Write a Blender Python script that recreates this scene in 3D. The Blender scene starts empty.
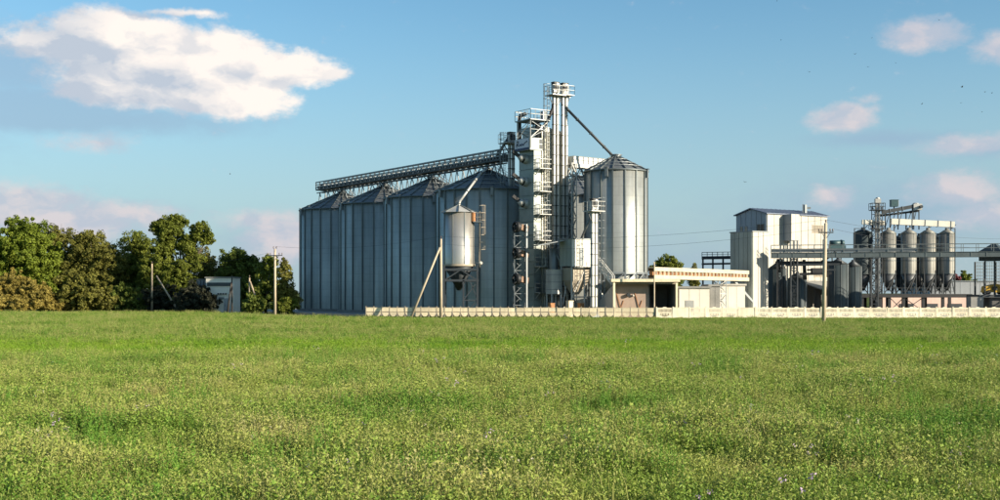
import bpy, math, random
import numpy as np
from mathutils import Vector, Matrix
R = math.radians
random.seed(7); RNG = np.random.default_rng(7)
SC = bpy.context.scene
COL = SC.collection

# ------------------------------------------------------------------ camera
CAM_H = 3.0
cam = bpy.data.cameras.new('camera')
cam.sensor_width = 36.0; cam.lens = 43.2; cam.shift_y = 0.042
cam.clip_start = 0.1; cam.clip_end = 6000
camo = bpy.data.objects.new('camera', cam); COL.objects.link(camo)
camo.location = (0, 0, CAM_H); camo.rotation_euler = (R(90), 0, 0)
SC.camera = camo

# ------------------------------------------------------------------ sun, exposure
SUN_AZ, SUN_EL = 62.0, 19.0          # azimuth to the right of the camera's back
sdir = Vector((math.cos(R(SUN_EL))*math.sin(R(SUN_AZ)), -math.cos(R(SUN_EL))*math.cos(R(SUN_AZ)), math.sin(R(SUN_EL))))
sun = bpy.data.lights.new('sun', 'SUN'); sun.energy = 5.0; sun.angle = R(0.5); sun.color = (1.0, 0.87, 0.68)
suno = bpy.data.objects.new('sun', sun); COL.objects.link(suno)
suno.location = (60, -40, 80); suno.rotation_euler = sdir.to_track_quat('Z', 'Y').to_euler()
SC.view_settings.view_transform = 'Standard'; SC.view_settings.look = 'None'
SC.view_settings.exposure = 1.0; SC.view_settings.gamma = 1.0; SC.view_settings.use_curve_mapping = False
SC.cycles.use_denoising = True
SC.cycles.max_bounces = 6; SC.cycles.transparent_max_bounces = 8

# ------------------------------------------------------------------ world: sky and clouds
world = bpy.data.worlds.new('World'); SC.world = world; world.use_nodes = True
def build_world():
    nt = world.node_tree; N = nt.nodes; L = nt.links; N.clear()
    def nd(t, **k):
        n = N.new(t)
        for a, b in k.items(): setattr(n, a, b)
        return n
    def inp(sock, v):
        if isinstance(v, bpy.types.NodeSocket): L.new(v, sock)
        else: sock.default_value = v
    def M(op, a, b=None, c=None, clamp=False):
        n = nd('ShaderNodeMath', operation=op, use_clamp=clamp); inp(n.inputs[0], a)
        if b is not None: inp(n.inputs[1], b)
        if c is not None: inp(n.inputs[2], c)
        return n.outputs[0]
    def VM(op, a, b=None, out=0):
        n = nd('ShaderNodeVectorMath', operation=op); inp(n.inputs[0], a)
        if b is not None: inp(n.inputs[1], b)
        return n.outputs[out]
    def sstep(x, a, b):
        n = nd('ShaderNodeMapRange', interpolation_type='SMOOTHSTEP'); inp(n.inputs[0], x)
        n.inputs[1].default_value = a; n.inputs[2].default_value = b
        return n.outputs[0]
    def mixc(f, a, b, blend='MIX'):
        n = nd('ShaderNodeMix', data_type='RGBA', blend_type=blend); inp(n.inputs[0], f); inp(n.inputs[6], a); inp(n.inputs[7], b)
        return n.outputs[2]
    sky = nd('ShaderNodeTexSky'); sky.sky_type = 'NISHITA'; sky.sun_disc = False
    sky.sun_elevation = R(SUN_EL); sky.sun_rotation = math.atan2(sdir.x, sdir.y)
    sky.altitude = 100; sky.air_density = 1.0; sky.dust_density = 0.7; sky.ozone_density = 2.6
    tc = nd('ShaderNodeTexCoord').outputs['Generated']
    sp = nd('ShaderNodeSeparateXYZ'); L.new(tc, sp.inputs[0])
    az = M('ARCTAN2', sp.outputs[0], sp.outputs[1])
    el = M('ARCSINE', sp.outputs[2])
    cb = nd('ShaderNodeCombineXYZ'); L.new(az, cb.inputs[0]); L.new(el, cb.inputs[1])
    P = cb.outputs[0]                      # world azimuth, elevation in radians
    def noise(vec, scale, detail, rough, w=0.0):
        n = nd('ShaderNodeTexNoise'); n.noise_dimensions = '3D'
        m = nd('ShaderNodeMapping'); L.new(vec, m.inputs[0]); m.inputs[1].default_value = (w, w*0.7, w*1.3); m.inputs[3].default_value = scale
        L.new(m.outputs[0], n.inputs[0]); n.inputs['Scale'].default_value = 1.0
        n.inputs['Detail'].default_value = detail; n.inputs['Roughness'].default_value = rough
        return n.outputs[0]
    def ang(px, py):
        x, z = (px-500)/1200.0, (292-py)/1200.0
        a = math.atan2(x, 1.0); return (a, math.atan2(z, math.hypot(x, 1.0)))
    # warp used to break up the outlines
    wn = nd('ShaderNodeTexNoise'); wm = nd('ShaderNodeMapping'); L.new(P, wm.inputs[0]); wm.inputs[3].default_value = (22, 38, 1)
    L.new(wm.outputs[0], wn.inputs[0]); wn.inputs['Scale'].default_value = 1.0; wn.inputs['Detail'].default_value = 5.0; wn.inputs['Roughness'].default_value = 0.6
    wv = VM('MULTIPLY', VM('SUBTRACT', wn.outputs[1], (0.5, 0.5, 0.5)), (0.034, 0.017, 0))
    PW = VM('ADD', P, wv)
    def blobs(lst, vec):
        acc = None
        for px, py, w, h, s in lst:
            a, e = ang(px, py)
            v = VM('MULTIPLY', VM('SUBTRACT', vec, (a, e, 0)), (1200.0/w, 1200.0/h, 0))
            d = VM('LENGTH', v, out=1)
            f = M('MULTIPLY', M('SUBTRACT', 1.0, d, clamp=True), s)
            acc = f if acc is None else M('MAXIMUM', acc, f)
        return acc
    big = [(150, 62, 125, 50, 1.0), (205, 68, 110, 48, 1.0), (120, 40, 95, 38, .9), (235, 88, 76, 38, 1.0), (112, 84, 80, 30, .8), (185, 94, 95, 26, .85), (275, 70, 90, 26, .85),
           (322, 74, 40, 14, .6), (45, 42, 65, 28, .55), (185, 13, 60, 8, .45)]
    far = [(95, 143, 62, 15, .5), (22, 208, 84, 34, .95), (75, 224, 74, 36, .85), (112, 214, 56, 22, .7), (150, 218, 46, 22, .65),
           (255, 218, 70, 16, .5), (284, 238, 54, 38, .85), (922, 34, 52, 22, .8), (1004, 46, 44, 20, .7), (845, 118, 42, 20, .85),
           (862, 101, 22, 10, .4), (965, 144, 62, 16, .7), (830, 196, 34, 16, .65), (960, 190, 64, 24, .7), (985, 215, 60, 22, .6), (-70, 205, 110, 40, .7),
           (1090, 150, 90, 40, .7), (1130, 60, 60, 26, .7), (-120, 70, 110, 46, .9)]
    thin = [(50, 104, 190, 36, 1.0), (60, 118, 260, 22, .95), (20, 62, 110, 50, 1.0), (890, 138, 110, 14, .75), (900, 215, 260, 60, .75),
            (60, 240, 200, 60, .6), (275, 245, 100, 50, .65), (640, 262, 300, 60, .45), (1000, 150, 100, 20, .6), (-150, 130, 180, 60, .7), (1150, 200, 180, 70, .7)]
    # a scatter of the same broken clouds over the rest of the sky
    front = sstep(sp.outputs[1], .80, .89)
    rest = M('MULTIPLY', sstep(noise(P, (2.6, 6.0, 1), 6, .58, 3.1), .56, .72), M('SUBTRACT', 1.0, front))
    fine = noise(P, (60, 95, 1), 7, .62, 1.7)
    fo = M('MULTIPLY', M('SUBTRACT', fine, .5), .55)
    mb = M('ADD', blobs(big, PW), fo); mf = M('ADD', blobs(far, PW), fo)
    db = sstep(mb, .08, .38); df = M('MULTIPLY', sstep(mf, .04, .56), .82)
    dt = M('MULTIPLY', sstep(M('ADD', blobs(thin, PW), M('MULTIPLY', fo, .7)), .0, .75), .62)
    # relief: the side of each billow that faces the sun is lighter
    so = VM('ADD', PW, (0.010, 0.012, 0))
    r1 = noise(PW, (26, 44, 1), 4, .55, 5.5); r2 = noise(so, (26, 44, 1), 4, .55, 5.5)
    rel = M('ADD', M('MULTIPLY', M('SUBTRACT', r1, r2), 4.6), .5, clamp=True)
    mass = M('ADD', M('MULTIPLY', M('SUBTRACT', blobs(big, PW), blobs(big, VM('ADD', PW, (.034, .004, 0)))), 1.5), .52, clamp=True)   # mass shades itself away from the sun
    lump = sstep(noise(PW, (11, 20, 1), 3, .5, 8.2), .36, .60)
    k = 1.0
    white = (6.9*k, 6.35*k, 5.9*k, 1); shade = (3.5*k, 3.95*k, 4.6*k, 1); pink = (5.3*k, 4.6*k, 4.6*k, 1); lav = (3.3*k, 3.65*k, 4.35*k, 1); bluegrey = (2.15*k, 3.05*k, 4.1*k, 1); veil = (2.75*k, 3.55*k, 4.1*k, 1)
    cbig = mixc(M('ADD', M('MULTIPLY', rel, .52), M('ADD', M('MULTIPLY', lump, .22), M('SUBTRACT', M('MULTIPLY', mass, 1.0), .40)), clamp=True), shade, white)
    cfar = mixc(M('ADD', M('MULTIPLY', rel, .7), .15, clamp=True), lav, pink)
    skyc = mixc(1.0, sky.outputs[0], (0.80, 1.06, 1.06, 1), 'MULTIPLY')
    skyc = mixc(M('MULTIPLY', sstep(el, .26, -.02), .85), skyc, veil)         # even low haze all round the horizon
    c = mixc(dt, skyc, bluegrey)
    c = mixc(df, c, cfar)
    c = mixc(M('MAXIMUM', db, M('MULTIPLY', rest, .85)), c, cbig)
    bg = nd('ShaderNodeBackground'); bg.inputs[1].default_value = 0.076; L.new(c, bg.inputs[0])
    out = nd('ShaderNodeOutputWorld'); L.new(bg.outputs[0], out.inputs[0])
build_world()
world.cycles.sampling_method = 'MANUAL'; world.cycles.sample_map_resolution = 1024

# ------------------------------------------------------------------ materials
MATS = {}
def mat(name, col, rough=.7, metal=0.0, var=.10, nscale=.8, col2=None, bump=0.0, bscale=6.0, obvar=0.0, streak=0.0, island=0.0, spec=.5, transl=0.0, tier=0.0):
    """procedural surface: base colour broken up by noise, optional second colour for stains, streaks that run down, per-object tint"""
    if name in MATS: return MATS[name]
    m = bpy.data.materials.new(name); m.use_nodes = True; MATS[name] = m
    nt = m.node_tree; N = nt.nodes; L = nt.links
    b = N['Principled BSDF']; b.inputs['Roughness'].default_value = rough; b.inputs['Metallic'].default_value = metal
    b.inputs['Specular IOR Level'].default_value = spec
    g = N.new('ShaderNodeNewGeometry')
    def noise(scale, vec=None, detail=5, stretch=None):
        n = N.new('ShaderNodeTexNoise'); n.inputs['Scale'].default_value = scale; n.inputs['Detail'].default_value = detail
        src = vec or g.outputs['Position']
        if stretch:
            mp = N.new('ShaderNodeMapping'); L.new(src, mp.inputs[0]); mp.inputs[3].default_value = stretch; src = mp.outputs[0]
        L.new(src, n.inputs['Vector']); return n.outputs[0]
    def math_(op, a, b_=None):
        n = N.new('ShaderNodeMath'); n.operation = op
        for i, v in enumerate((a, b_)):
            if v is None: continue
            if isinstance(v, bpy.types.NodeSocket): L.new(v, n.inputs[i])
            else: n.inputs[i].default_value = v
        return n.outputs[0]
    c2 = col2 or tuple(x*.72 for x in col)
    mx = N.new('ShaderNodeMix'); mx.data_type = 'RGBA'
    mx.inputs[6].default_value = (*col, 1); mx.inputs[7].default_value = (*c2, 1)
    rp = N.new('ShaderNodeMapRange'); L.new(noise(nscale), rp.inputs[0]); rp.inputs[1].default_value = .38; rp.inputs[2].default_value = .72
    rp.inputs[4].default_value = min(1, var*5) if col2 is None else 1.0
    L.new(rp.outputs[0], mx.inputs[0]); c = mx.outputs[2]
    val = math_('ADD', math_('MULTIPLY', noise(nscale*7, detail=3), var*1.2), 1-var*.6)
    if streak:
        val = math_('MULTIPLY', val, math_('ADD', math_('MULTIPLY', noise(1.0, detail=4, stretch=(2.6, 2.6, .12)), -streak*2), 1+streak))
    if obvar:
        oi = N.new('ShaderNodeObjectInfo')
        val = math_('MULTIPLY', val, math_('ADD', math_('MULTIPLY', oi.outputs['Random'], obvar*2), 1-obvar))
    if tier:
        oi = N.new('ShaderNodeObjectInfo'); s = N.new('ShaderNodeSeparateXYZ'); L.new(g.outputs['Position'], s.inputs[0])
        cmb = N.new('ShaderNodeCombineXYZ'); L.new(math_('FLOOR', math_('DIVIDE', s.outputs[2], 1.12)), cmb.inputs[0]); L.new(math_('MULTIPLY', oi.outputs['Random'], 97.0), cmb.inputs[1])
        w = N.new('ShaderNodeTexWhiteNoise'); L.new(cmb.outputs[0], w.inputs[0])
        val = math_('MULTIPLY', val, math_('ADD', math_('MULTIPLY', w.outputs[0], tier*2), 1-tier))
        lap = math_('LESS_THAN', math_('FRACT', math_('DIVIDE', s.outputs[2], 1.12)), .09)      # bolted lap between sheet rings
        val = math_('MULTIPLY', val, math_('ADD', math_('MULTIPLY', lap, -.09), 1.0))
        cw = N.new('ShaderNodeTexWave'); cw.wave_type = 'BANDS'; cw.bands_direction = 'Z'; cw.inputs['Scale'].default_value = 2.6; L.new(g.outputs['Position'], cw.inputs[0])
        cb = N.new('ShaderNodeBump'); cb.inputs['Strength'].default_value = .35; cb.inputs['Distance'].default_value = .03; L.new(cw.outputs[1], cb.inputs['Height']); L.new(cb.outputs[0], b.inputs['Normal'])
    if island:
        val = math_('MULTIPLY', val, math_('ADD', math_('MULTIPLY', g.outputs['Random Per Island'], island*2), 1-island))
    mm = N.new('ShaderNodeVectorMath'); mm.operation = 'SCALE'; L.new(c, mm.inputs[0]); L.new(val, mm.inputs['Scale'])
    L.new(mm.outputs[0], b.inputs['Base Color'])
    if bump:
        bn = N.new('ShaderNodeBump'); bn.inputs['Strength'].default_value = bump; bn.inputs['Distance'].default_value = .05
        L.new(noise(bscale), bn.inputs['Height']); L.new(bn.outputs[0], b.inputs['Normal'])
    if metal or rough < .6:
        L.new(math_('ADD', math_('MULTIPLY', noise(nscale*3), .18), rough-.09), b.inputs['Roughness'])
    if transl:
        t = N.new('ShaderNodeBsdfTranslucent'); L.new(mm.outputs[0], t.inputs[0])
        ms = N.new('ShaderNodeMixShader'); ms.inputs[0].default_value = transl
        L.new(b.outputs[0], ms.inputs[1]); L.new(t.outputs[0], ms.inputs[2]); L.new(ms.outputs[0], N['Material Output'].inputs[0])
    return m

GALV = mat('galvanised_sheet', (.37, .385, .365), .38, .40, .10, .35, obvar=.10, streak=.26, tier=.03)
GALVD = mat('weathered_galvanised_sheet', (.40, .43, .40), .50, .58, .10, .30, obvar=.17, streak=.30, tier=.03)
STIFF = mat('galvanised_stiffener', (.125, .145, .15), .55, .5, .10, .8)
STEELW = mat('zinc_steel_light', (.42, .42, .40), .5, .25, .14, 1.2, streak=.2)
STEEL = mat('zinc_steel_grey', (.20, .22, .23), .5, .5, .12, 1.0, streak=.1)
DARK = mat('dark_steel', (.045, .052, .058), .55, .3, .2, 1.5)
BLACK = mat('black_rubber_steel', (.018, .019, .021), .6, .1, .2, 1.5)
ROOFM = mat('roof_sheet', (.21, .225, .23), .5, .6, .12, .5, obvar=.08)
CREAM = mat('cream_concrete', (.74, .64, .44), .85, 0, .14, .9, col2=(.62, .53, .37), bump=.3, obvar=.13, streak=.22)
CREAMR = mat('whitewashed_concrete', (.80, .73, .56), .85, 0, .12, .9, col2=(.68, .60, .45), bump=.3, obvar=.10, streak=.22)
CONC = mat('grey_concrete', (.25, .245, .23), .9, 0, .16, .5, col2=(.18, .18, .17), bump=.4, streak=.15)
PLASTER = mat('white_plaster', (.50, .47, .41), .85, 0, .10, .4, col2=(.42, .40, .35), bump=.2, streak=.16)
CLAD = mat('white_metal_cladding', (.42, .40, .35), .6, .05, .10, .35, obvar=.09, streak=.26)
CLAD_SHADE_G = mat('shade_side_cladding_green', (.30, .33, .30), .55, .1, .1, .35, obvar=.07, streak=.22)  # grey-green copy of the white cladding, shade of the unlit faces in its colour
CLAD_SHADE_B = mat('shade_side_cladding_blue', (.25, .285, .32), .55, .1, .1, .35, obvar=.04, streak=.08)  # bluer copy of the white cladding with gable shade mixed into the colour
ROOFB = mat('blue_grey_roof', (.12, .145, .20), .5, .2, .1, .5)
PINKW = mat('pinkish_plaster', (.40, .30, .235), .9, 0, .12, .5, col2=(.33, .25, .20), streak=.12)
BEIGE = mat('beige_steel', (.36, .31, .24), .6, .1, .14, .6, streak=.2)
RUST = mat('rusty_orange_steel', (.40, .19, .08), .8, .1, .2, 1.5, col2=(.28, .13, .06))
TEAL = mat('dark_teal_paint', (.03, .075, .085), .5, .1, .15, 1.0)
TEALS = mat('blue_grey_shade_dark', (.030, .046, .053), .7, 0, .12, .5, streak=.25, obvar=.1)  # base colour darkened to put shade on the tanks and unlit bins
WOOD = mat('weathered_wood', (.44, .35, .23), .85, 0, .2, 2.0, col2=(.30, .24, .18), streak=.2, bump=.3)
POLEC = mat('pole_concrete', (.48, .40, .29), .85, 0, .15, 1.2, streak=.15)
GLASS = mat('window_glass', (.03, .035, .04), .12, 0, .1, 1.0)
TAN = mat('tan_glass', (.28, .25, .20), .2, 0, .1, 1.0)
YELLOW = mat('yellow_paint', (.55, .34, .03), .5, 0, .15, 1.5, col2=(.40, .22, .03))
REDL = mat('red_foliage', (.16, .025, .03), .7, 0, .2, 2, island=.3)
SIGNW = mat('sign_white', (.62, .60, .66), .6, 0, .06, 1.0)
SIGNB = mat('sign_navy', (.02, .03, .09), .6, 0, .1, 1.0)
PORC = mat('insulator_porcelain', (.10, .07, .06), .3, 0, .1, 3)
WIRE = mat('cable', (.06, .06, .065), .6, .3, .1, 3)
FEATH = mat('dark_feathers', (.015, .015, .017), .8, 0, .2, 9)
BARK = mat('bark', (.12, .10, .08), .95, 0, .2, 3, col2=(.07, .06, .05), bump=.6)

# ------------------------------------------------------------------ mesh helpers
OFF = {}
class MB:
    def __init__(s): s.v = []; s.f = []
    def add(s, vs, fs):
        b = len(s.v); s.v.extend([tuple(x) for x in vs]); s.f.extend([tuple(b+i for i in f) for f in fs]); return s
    def box(s, c, size, ang=0.0):
        ca, sa = math.cos(ang), math.sin(ang); hx, hy, hz = size[0]/2, size[1]/2, size[2]/2
        vs = []
        for z in (-hz, hz):
            for x, y in ((-hx, -hy), (hx, -hy), (hx, hy), (-hx, hy)):
                vs.append((c[0]+x*ca-y*sa, c[1]+x*sa+y*ca, c[2]+z))
        return s.add(vs, [(3, 2, 1, 0), (4, 5, 6, 7), (0, 1, 5, 4), (1, 2, 6, 5), (2, 3, 7, 6), (3, 0, 4, 7)])
    def bar(s, p, q, w, h=None):
        h = h or w; p = Vector(p); q = Vector(q); d = (q-p).normalized()
        up = Vector((0, 0, 1)) if abs(d.z) < .95 else Vector((0, 1, 0))
        a = d.cross(up).normalized()*w/2; b = a.cross(d).normalized()*h/2
        vs = [e+x for e in (p, q) for x in (-a-b, a-b, a+b, -a+b)]
        return s.add(vs, [(3, 2, 1, 0), (4, 5, 6, 7), (0, 1, 5, 4), (1, 2, 6, 5), (2, 3, 7, 6), (3, 0, 4, 7)])
    def tube(s, p, q, r0, r1=None, n=8, caps=True):
        r1 = r0 if r1 is None else r1; p = Vector(p); q = Vector(q); d = (q-p).normalized()
        up = Vector((0, 0, 1)) if abs(d.z) < .95 else Vector((1, 0, 0))
        a = d.cross(up).normalized(); b = a.cross(d).normalized()
        vs = [e+(a*math.cos(2*math.pi*i/n)+b*math.sin(2*math.pi*i/n))*r for e, r in ((p, r0), (q, r1)) for i in range(n)]
        fs = [(i, n+i, n+(i+1) % n, (i+1) % n) for i in range(n)]
        if caps: fs += [tuple(range(n)), tuple(range(2*n-1, n-1, -1))]
        return s.add(vs, fs)
    def path(s, pts, r, n=6):
        for a, b in zip(pts[:-1], pts[1:]): s.tube(a, b, r, r, n)
        return s
    def lathe(s, c, prof, n=24, cap=True):
        vs = [(c[0]+r*math.cos(2*math.pi*i/n), c[1]+r*math.sin(2*math.pi*i/n), c[2]+z) for r, z in prof for i in range(n)]
        fs = []
        for k in range(len(prof)-1):
            for i in range(n): fs.append((k*n+i, k*n+(i+1) % n, (k+1)*n+(i+1) % n, (k+1)*n+i))
        if cap: fs += [tuple(range(n-1, -1, -1)), tuple((len(prof)-1)*n+i for i in range(n))]
        return s.add(vs, fs)
    def prism(s, pts, d):
        """polygon pts (3d, planar) pushed by vector d"""
        n = len(pts); d = Vector(d); vs = [Vector(p) for p in pts]+[Vector(p)+d for p in pts]
        nn = sum(((Vector(pts[i])-Vector(pts[0])).cross(Vector(pts[i+1])-Vector(pts[0])) for i in range(1, n-1)), Vector())
        fs = [tuple(range(n)), tuple(range(2*n-1, n-1, -1))]+[(i, n+i, n+(i+1) % n, (i+1) % n) for i in range(n)]
        if nn.dot(d) > 0: fs = [tuple(reversed(f)) for f in fs]
        return s.add(vs, fs)
    def mesh(s, name, m, smooth=False, off=Vector((0, 0, 0))):
        me = bpy.data.meshes.new(name)
        me.from_pydata([(x-off[0], y-off[1], z-off[2]) for x, y, z in s.v], [], s.f); me.materials.append(m)
        if smooth: me.polygons.foreach_set('use_smooth', [True]*len(me.polygons))
        me.update(); return me
    def build(s, name, m, parent=None, smooth=False):
        off = OFF.get(parent, Vector((0, 0, 0))) if parent else Vector((0, 0, 0))
        if parent is None and s.v:
            a = np.array(s.v); off = Vector(((a[:, 0].min()+a[:, 0].max())/2, (a[:, 1].min()+a[:, 1].max())/2, a[:, 2].min()))
        o = bpy.data.objects.new(name, s.mesh(name, m, smooth, off)); COL.objects.link(o)
        if parent: o.parent = parent; OFF[o] = off
        else: o.location = off; OFF[o] = off
        return o
def child(name, me, parent, loc=(0, 0, 0), rz=0.0):
    o = bpy.data.objects.new(name, me); COL.objects.link(o); o.parent = parent; o.location = loc; o.rotation_euler = (0, 0, rz)
    OFF[o] = OFF[parent]+Vector(loc); return o
def tag(o, label, cat, group=None, kind=None):
    o['label'] = label; o['category'] = cat
    if group: o['group'] = group
    if kind: o['kind'] = kind
    return o
def thing(name, loc, label, cat, group=None):
    o = bpy.data.objects.new(name, None); COL.objects.link(o); o.empty_display_size = .3; o.location = loc; OFF[o] = Vector(loc)
    return tag(o, label, cat, group)
def struct(o, label=None):
    o['kind'] = 'structure'
    if label: o['label'] = label
    return o
def at(px, py, Y):
    return Vector(((px-500)/1200*Y, Y, CAM_H+(292-py)/1200*Y))
A = R(33.5); VV = Vector((math.cos(A), math.sin(A), 0)); UU = Vector((-math.sin(A), math.cos(A), 0))   # plant grid
def G(o, v, u, z): return Vector((o[0], o[1], 0))+VV*v+UU*u+Vector((0, 0, z))
def rail(mb, pts, h=1.05, step=1.2, w=.05, mids=(.5,)):
    for p, q in zip(pts[:-1], pts[1:]):
        p = Vector(p); q = Vector(q); L = (q-p).length; n = max(1, round(L/step)); up = Vector((0, 0, h))
        for i in range(n+1):
            a = p+(q-p)*i/n; mb.bar(a, a+up, w)
        mb.bar(p+up, q+up, w)
        for k in mids: mb.bar(p+up*k, q+up*k, w*.8)
    return mb
def ladder(mb, x, y, z0, z1, d, w=.42, bar=.05, cage=False, out=None):
    d = Vector(d).normalized()
    for s in (-1, 1): mb.bar((x+d.x*w/2*s, y+d.y*w/2*s, z0), (x+d.x*w/2*s, y+d.y*w/2*s, z1), bar)
    z = z0+.3
    while z < z1:
        mb.bar((x-d.x*w/2, y-d.y*w/2, z), (x+d.x*w/2, y+d.y*w/2, z), bar*.8); z += .45
    if cage:
        o = Vector(out).normalized(); z = z0+2.2
        pts = lambda zz: [Vector((x, y, zz))+d*(.38*math.cos(t))+o*(.1+.62*math.sin(t)) for t in np.linspace(0, math.pi, 6)]
        while z < z1+.9:
            pp = pts(z)
            for a, b in zip(pp[:-1], pp[1:]): mb.bar(a, b, .045)
            z += .9
        for a, b in list(zip(pts(z0+2.2), pts(z-.9)))[1:-1]: mb.bar(a, b, .04)
    return mb
def lattice(mb, c, w, z0, z1, n, bar=.09, ang=A, d=None):
    d = d or w; ca, sa = math.cos(ang), math.sin(ang)
    cs = [Vector((c[0]+x*ca-y*sa, c[1]+x*sa+y*ca, 0)) for x, y in ((-w/2, -d/2), (w/2, -d/2), (w/2, d/2), (-w/2, d/2))]
    for p in cs: mb.bar(p+Vector((0, 0, z0)), p+Vector((0, 0, z1)), bar)
    for k in range(n):
        a, b = z0+(z1-z0)*k/n, z0+(z1-z0)*(k+1)/n
        for i in range(4):
            p, q = cs[i], cs[(i+1) % 4]
            mb.bar(p+Vector((0, 0, b)), q+Vector((0, 0, b)), bar*.7)
            if (k+i) % 2: p, q = q, p
            mb.bar(p+Vector((0, 0, a)), q+Vector((0, 0, b)), bar*.6)
    return mb

# ================================================================== GROUND
GRASSY = None
def ground_mat(name, y_bands):
    m = bpy.data.materials.new(name); m.use_nodes = True; nt = m.node_tree; N = nt.nodes; L = nt.links
    b = N['Principled BSDF']; b.inputs['Roughness'].default_value = 1.0; b.inputs['Specular IOR Level'].default_value = .1
    g = N.new('ShaderNodeNewGeometry'); s = N.new('ShaderNodeSeparateXYZ'); L.new(g.outputs[0], s.inputs[0])
    n1 = N.new('ShaderNodeTexNoise'); n1.inputs['Scale'].default_value = .22; n1.inputs['Detail'].default_value = 6; L.new(g.outputs[0], n1.inputs[0])
    n2 = N.new('ShaderNodeTexNoise'); n2.inputs['Scale'].default_value = 5; n2.inputs['Detail'].default_value = 5; L.new(g.outputs[0], n2.inputs[0])
    r = N.new('ShaderNodeValToRGB'); L.new(n1.outputs[0], r.inputs[0])
    r.color_ramp.elements[0].position = .35; r.color_ramp.elements[0].color = (.045, .075, .012, 1)
    r.color_ramp.elements[1].position = .68; r.color_ramp.elements[1].color = (.105, .12, .03, 1)
    mx = N.new('ShaderNodeMix'); mx.data_type = 'RGBA'; mx.blend_type = 'MULTIPLY'; mx.inputs[0].default_value = .8
    r2 = N.new('ShaderNodeValToRGB'); L.new(n2.outputs[0], r2.inputs[0]); r2.color_ramp.elements[0].color = (.45, .45, .45, 1); r2.color_ramp.elements[1].color = (1.3, 1.3, 1.3, 1)
    L.new(r.outputs[0], mx.inputs[6]); L.new(r2.outputs[0], mx.inputs[7]); L.new(mx.outputs[2], b.inputs[0])
    bp = N.new('ShaderNodeBump'); bp.inputs['Strength'].default_value = .8; bp.inputs['Distance'].default_value = .15; L.new(n2.outputs[0], bp.inputs['Height']); L.new(bp.outputs[0], b.inputs['Normal'])
    return m
GM = ground_mat('field_soil', None)
mb = MB(); S = 2500
mb.add([(-S, -300, 0), (S, -300, 0), (S, S, 0), (-S, S, 0)], [(0, 1, 2, 3)])
struct(mb.build('ground', GM))
YARD = mat('yard_concrete', (.30, .29, .26), .95, 0, .2, .3, col2=(.22, .21, .19), bump=.5)
mb = MB(); mb.add([(-20, 153.5, .004), (20, 145.5, .004), (75, 144.5, .004), (95, 215, .004), (-40, 215, .004), (-38, 176, .004)], [(0, 1, 2, 3, 4, 5)])
struct(mb.build('yard', YARD))
mb = MB()
for i in range(24):
    p = at(240, 300, 171.0) + (at(367, 300, 143.4)-at(240, 300, 171.0))*i/24; q = at(240, 300, 171.0) + (at(367, 300, 143.4)-at(240, 300, 171.0))*(i+.985)/24
    mb.bar((p.x, p.y, .14), (q.x, q.y, .14), .3, .28)
tag(mb.build('kerb', CONC), 'low grey concrete kerb running left from the cream fence below the silos', 'kerb')

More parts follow.
